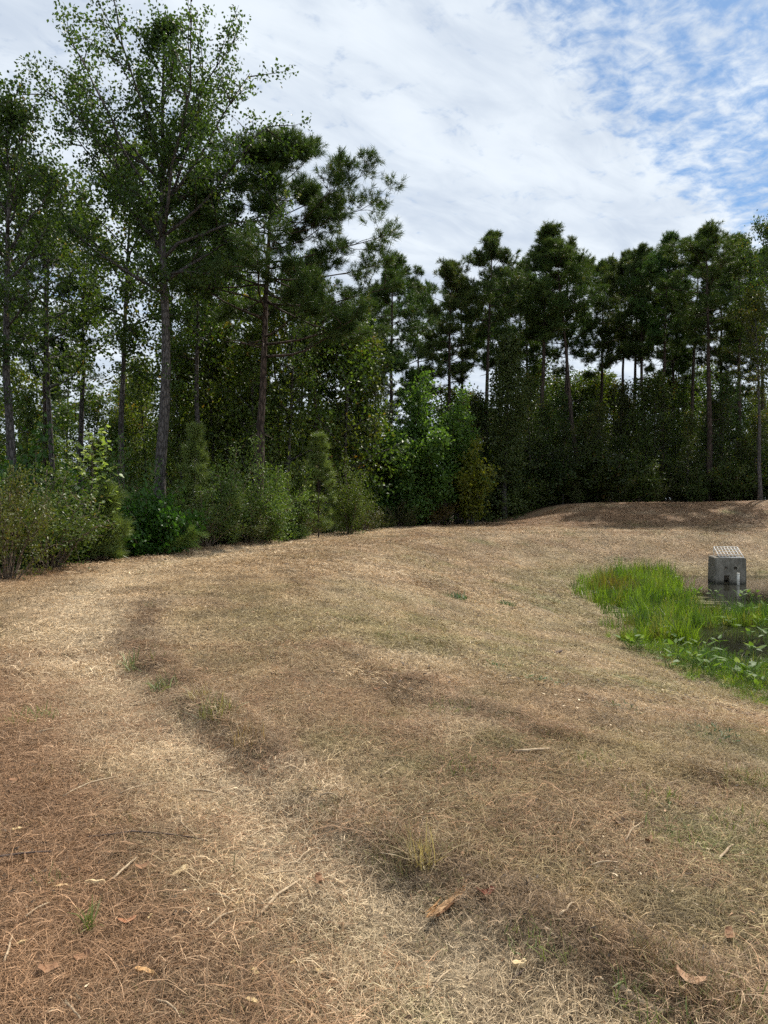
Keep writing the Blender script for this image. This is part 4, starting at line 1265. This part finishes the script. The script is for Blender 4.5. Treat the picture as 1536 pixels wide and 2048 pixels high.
chip(190, 1774, .085, .03, .1, M_CHIP, 'largest pale yellow wood chip on the brown straw')
chip(361, 1751, .085, .026, 1.0, M_CHIP, 'upright pointing pale wood chip on the brown straw')
chip(1040, 1940, .05, .024, .2, M_CHIP, 'wood chip with a pale top and dark underside near the bark strip', th=.014)
chip(290, 1954, .07, .018, -.3, M_CHIP, 'narrow orange wood splinter in the brown straw', tint=(.9, .7, .55))
for px, py, a in [(530, 1517, .6), (35, 1665, .4), (48, 1712, .1), (585, 1936, 1.1), (636, 1952, .2), (510, 1953, -.8), (40, 1896, .7), (300, 1842, 1.4), (120, 1780, .3), (505, 2013, -.3), (480, 1815, .9), (735, 1655, .4)]:
    _h = (px * 7 + py * 3) % 11 / 11.0
    chip(px, py, .022 + .04 * _h, .008 + .012 * ((px + py) % 7 / 7.0), a, M_CHIP, 'small pale wood chip lying in the straw', group='small wood chips in the straw', th=.006, tint=(.75 + .25 * _h, .72 + .22 * _h, .66 + .2 * _h))
chip(255, 1853, .055, .035, .3, M_LITTER, 'reddish dead leaf on the brown straw', 'dead leaf', 'dead_leaf', .002, curl=.012, tint=(1.3, 1.0, .9))
chip(1380, 1972, .09, .045, -.5, M_LITTER, 'curled pinkish brown dead leaf beside the green stubble', 'dead leaf', 'dead_leaf', .002, curl=.02, tint=(1.25, 1.25, 1.3))
chip(970, 1797, .07, .05, .3, M_LITTER, 'dark red dead leaf right of the bark strip', 'dead leaf', 'dead_leaf', .002, curl=.02, tint=(.5, .25, .25))
chip(1238, 1655, .06, .04, .3, M_LITTER, 'dark grey dead leaf on the olive stubble', 'dead leaf', 'dead_leaf', .002, curl=.02, tint=(.5, .55, .6))
for px, py, a in [(30, 1568, .2), (30, 1590, 1.0), (285, 1743, .5), (487, 1470, .3), (1460, 1880, 1.2), (530, 1545, .6), (165, 1925, .6), (752, 1383, 0), (1300, 1690, .8), (640, 1770, 2.0), (95, 1950, .4)]:
    chip(px, py, .055, .035, a, M_LITTER, 'small brown dead leaf lying in the straw', 'dead leaf', 'dead_leaf', .002, 'small dead leaves in the straw', .014, (.9, .8, .75))
for px, py in [(913, 1196), (1120, 1193), (1180, 1247), (1118, 1308), (958, 1236), (575, 1130), (1250, 1120)]:
    chip(px, py, .12, .09, px * .3, M_DSTICK, 'dark clod lying on the mown slope above the pond', 'clod', 'soil_clod', .022, 'dark clods on the slope above the pond', .004)


def bark_strip():
    a, b = lay(858, 1856, 938, 1760); c = (a + b) / 2; L = np.linalg.norm(b - a); ang = math.atan2(*(b - a)[::-1])
    r = np.random.default_rng(12)
    def strip(L, W, n, k, hump, off, name, parent, tip=.12):
        V = []
        wl = .5 + .10 * np.cumsum(r.normal(0, .55, n)).clip(-1.5, 1.5) * .5; wr = .5 + .10 * np.cumsum(r.normal(0, .55, n)).clip(-1.5, 1.5) * .5
        for s in (1, 0):
            for i in range(n):
                t = i / (n - 1); w = W * min(1, tip + t * 2.2, tip * .7 + (1 - t) * 3.0)
                for j in range(k):
                    u = j / (k - 1); yy = w * (-wl[i] + (wl[i] + wr[i]) * u)
                    V.append((L * (t - .5) + off[0] + r.normal(0, .004), yy + off[1], hump * math.cos((u - .5) * 2.6) * (1 if s else .2) + r.normal(0, .0018) + off[2] + .02 * t * t))
        F = []; m = n * k
        for s in (0, 1):
            for i in range(n - 1):
                for j in range(k - 1):
                    q = [s * m + i * k + j, s * m + i * k + j + 1, s * m + (i + 1) * k + j + 1, s * m + (i + 1) * k + j]; F.append(q if s else q[::-1])
        for i in range(n - 1):
            F += [[i * k, (i + 1) * k, m + (i + 1) * k, m + i * k], [i * k + k - 1, m + i * k + k - 1, m + (i + 1) * k + k - 1, (i + 1) * k + k - 1]]
        for j in range(k - 1):
            e = (n - 1) * k; F += [[j, m + j, m + j + 1, j + 1], [e + j, e + j + 1, m + e + j + 1, m + e + j]]
        return obj(name, mesh(name, V, [np.array(F)], M_BARKP), parent)
    o = thing('bark_strip', 'long frayed strip of reddish brown bark on the straw', 'bark', (c[0], c[1], gz(*c) + .012), ang)
    strip(L * .78, .036, 18, 7, .010, (-L * .12, 0, .006), 'strip', o)
    u = strip(L * .42, .032, 12, 6, .011, (L * .27, .004, .012), 'strip', o, .2); u.color = (1.15, 1.0, .8, 1)
    for off, l, w in (((-L * .3, .022, .012), L * .38, .010), ((-L * .2, -.024, .010), L * .5, .012), ((L * .1, -.022, .014), L * .3, .008), ((-L * .42, .006, .008), L * .25, .012)):
        q = strip(l, w, 8, 3, .006, off, 'splinter', o, .15); q.color = (.5, .42, .4, 1) if off[1] < 0 else (1.1, 1.0, .85, 1)


bark_strip()

M_TUFT = leaf_mat('grass_tuft_blade', (.5, .5, .5), (1.2, 1.2, 1.2), trans=.3, rough=.5, tcol=(1.2, 1.2, .6))


def tuft(px, py, s, col, label, n=60, rad=.07, L=.12, W=.005, group=None, lift=(.5, 1.5)):
    r = np.random.default_rng(int(px + py * 3)); x, y = ground_at(px, py)
    me = blade_clump('grass_tuft', n, rad, L, W, M_TUFT, r, lift=lift, curl=.2, segs=3, upright=True)
    o = obj('grass_tuft', me, None, (x, y, gz(x, y) - .005)); o.scale = (s, s, s); o.color = col + (1,)
    tag(o, label, 'grass tuft', group)


GRN = (.12, .20, .05); DRY = (.46, .37, .2); OLV = (.26, .27, .1)
tuft(178, 1862, .8, (.14, .19, .04), 'small fresh green grass tuft beside a dead leaf on brown straw', 40, .03, .14, .006)
tuft(100, 1768, .8, GRN, 'sparse green grass tuft among wood chips on brown straw', 26, .06, .1, .004)
tuft(462, 1748, .7, (.13, .16, .06), 'dark green sprig on the pale trodden straw', 16, .03, .1, .009)
tuft(432, 1432, 1.1, (.25, .24, .10), 'bushy olive grass tuft, largest on the raked row', 130, .12, .15, .006)
tuft(402, 1398, 1.0, DRY, 'dry tan grass tuft behind the largest tuft on the raked row', 80, .1, .13, .006)
tuft(500, 1490, 1.2, (.34, .24, .12), 'brown dry tuft where the raked row turns reddish', 60, .1, .13, .005)
tuft(845, 1728, 1.1, DRY, 'fanned out tan tuft on the raked row above the bark strip', 70, .06, .17, .004)
tuft(330, 1380, 1.3, (.2, .24, .08), 'light green tuft at the upper end of the raked row', 60, .1, .12, .006)
tuft(280, 1335, 1.5, (.22, .25, .1), 'wide olive tuft farthest up the raked row', 60, .14, .12, .007)
for px, py, s in [(915, 1198, 2.4), (1012, 1212, 2.2)]:
    tuft(px, py, s, (.07, .16, .06), 'green weed sprouting on the slope above the pond', 90, .1, .07, .007, 'green weeds on the slope above the pond')
for px, py, s in [(1068, 1368, 1.8), (1222, 1420, 1.5), (1216, 1474, 1.2), (968, 1332, 1.5), (1410, 1470, 1.5)]:
    tuft(px, py, s, (.07, .15, .055), 'low green patch of clover in the olive stubble', 170, .17, .028, .006, 'low green clover patches', (.2, 1.2))
for px, py, s in [(936, 1540, 1.3), (1355, 1682, 1.3), (1480, 1650, 1.2), (1300, 1600, 1.3), (900, 1420, 1.4), (1090, 1880, 1.2), (1330, 2000, 1.3), (60, 1440, 1.5), (1190, 1530, 1.2), (1500, 1560, 1.2), (1470, 2020, 1.2)]:
    tuft(px, py, s, (.19, .24, .07), 'fresh green stubble tuft in the mown bank', 110, .13, .055, .0035, 'fresh green stubble tufts')
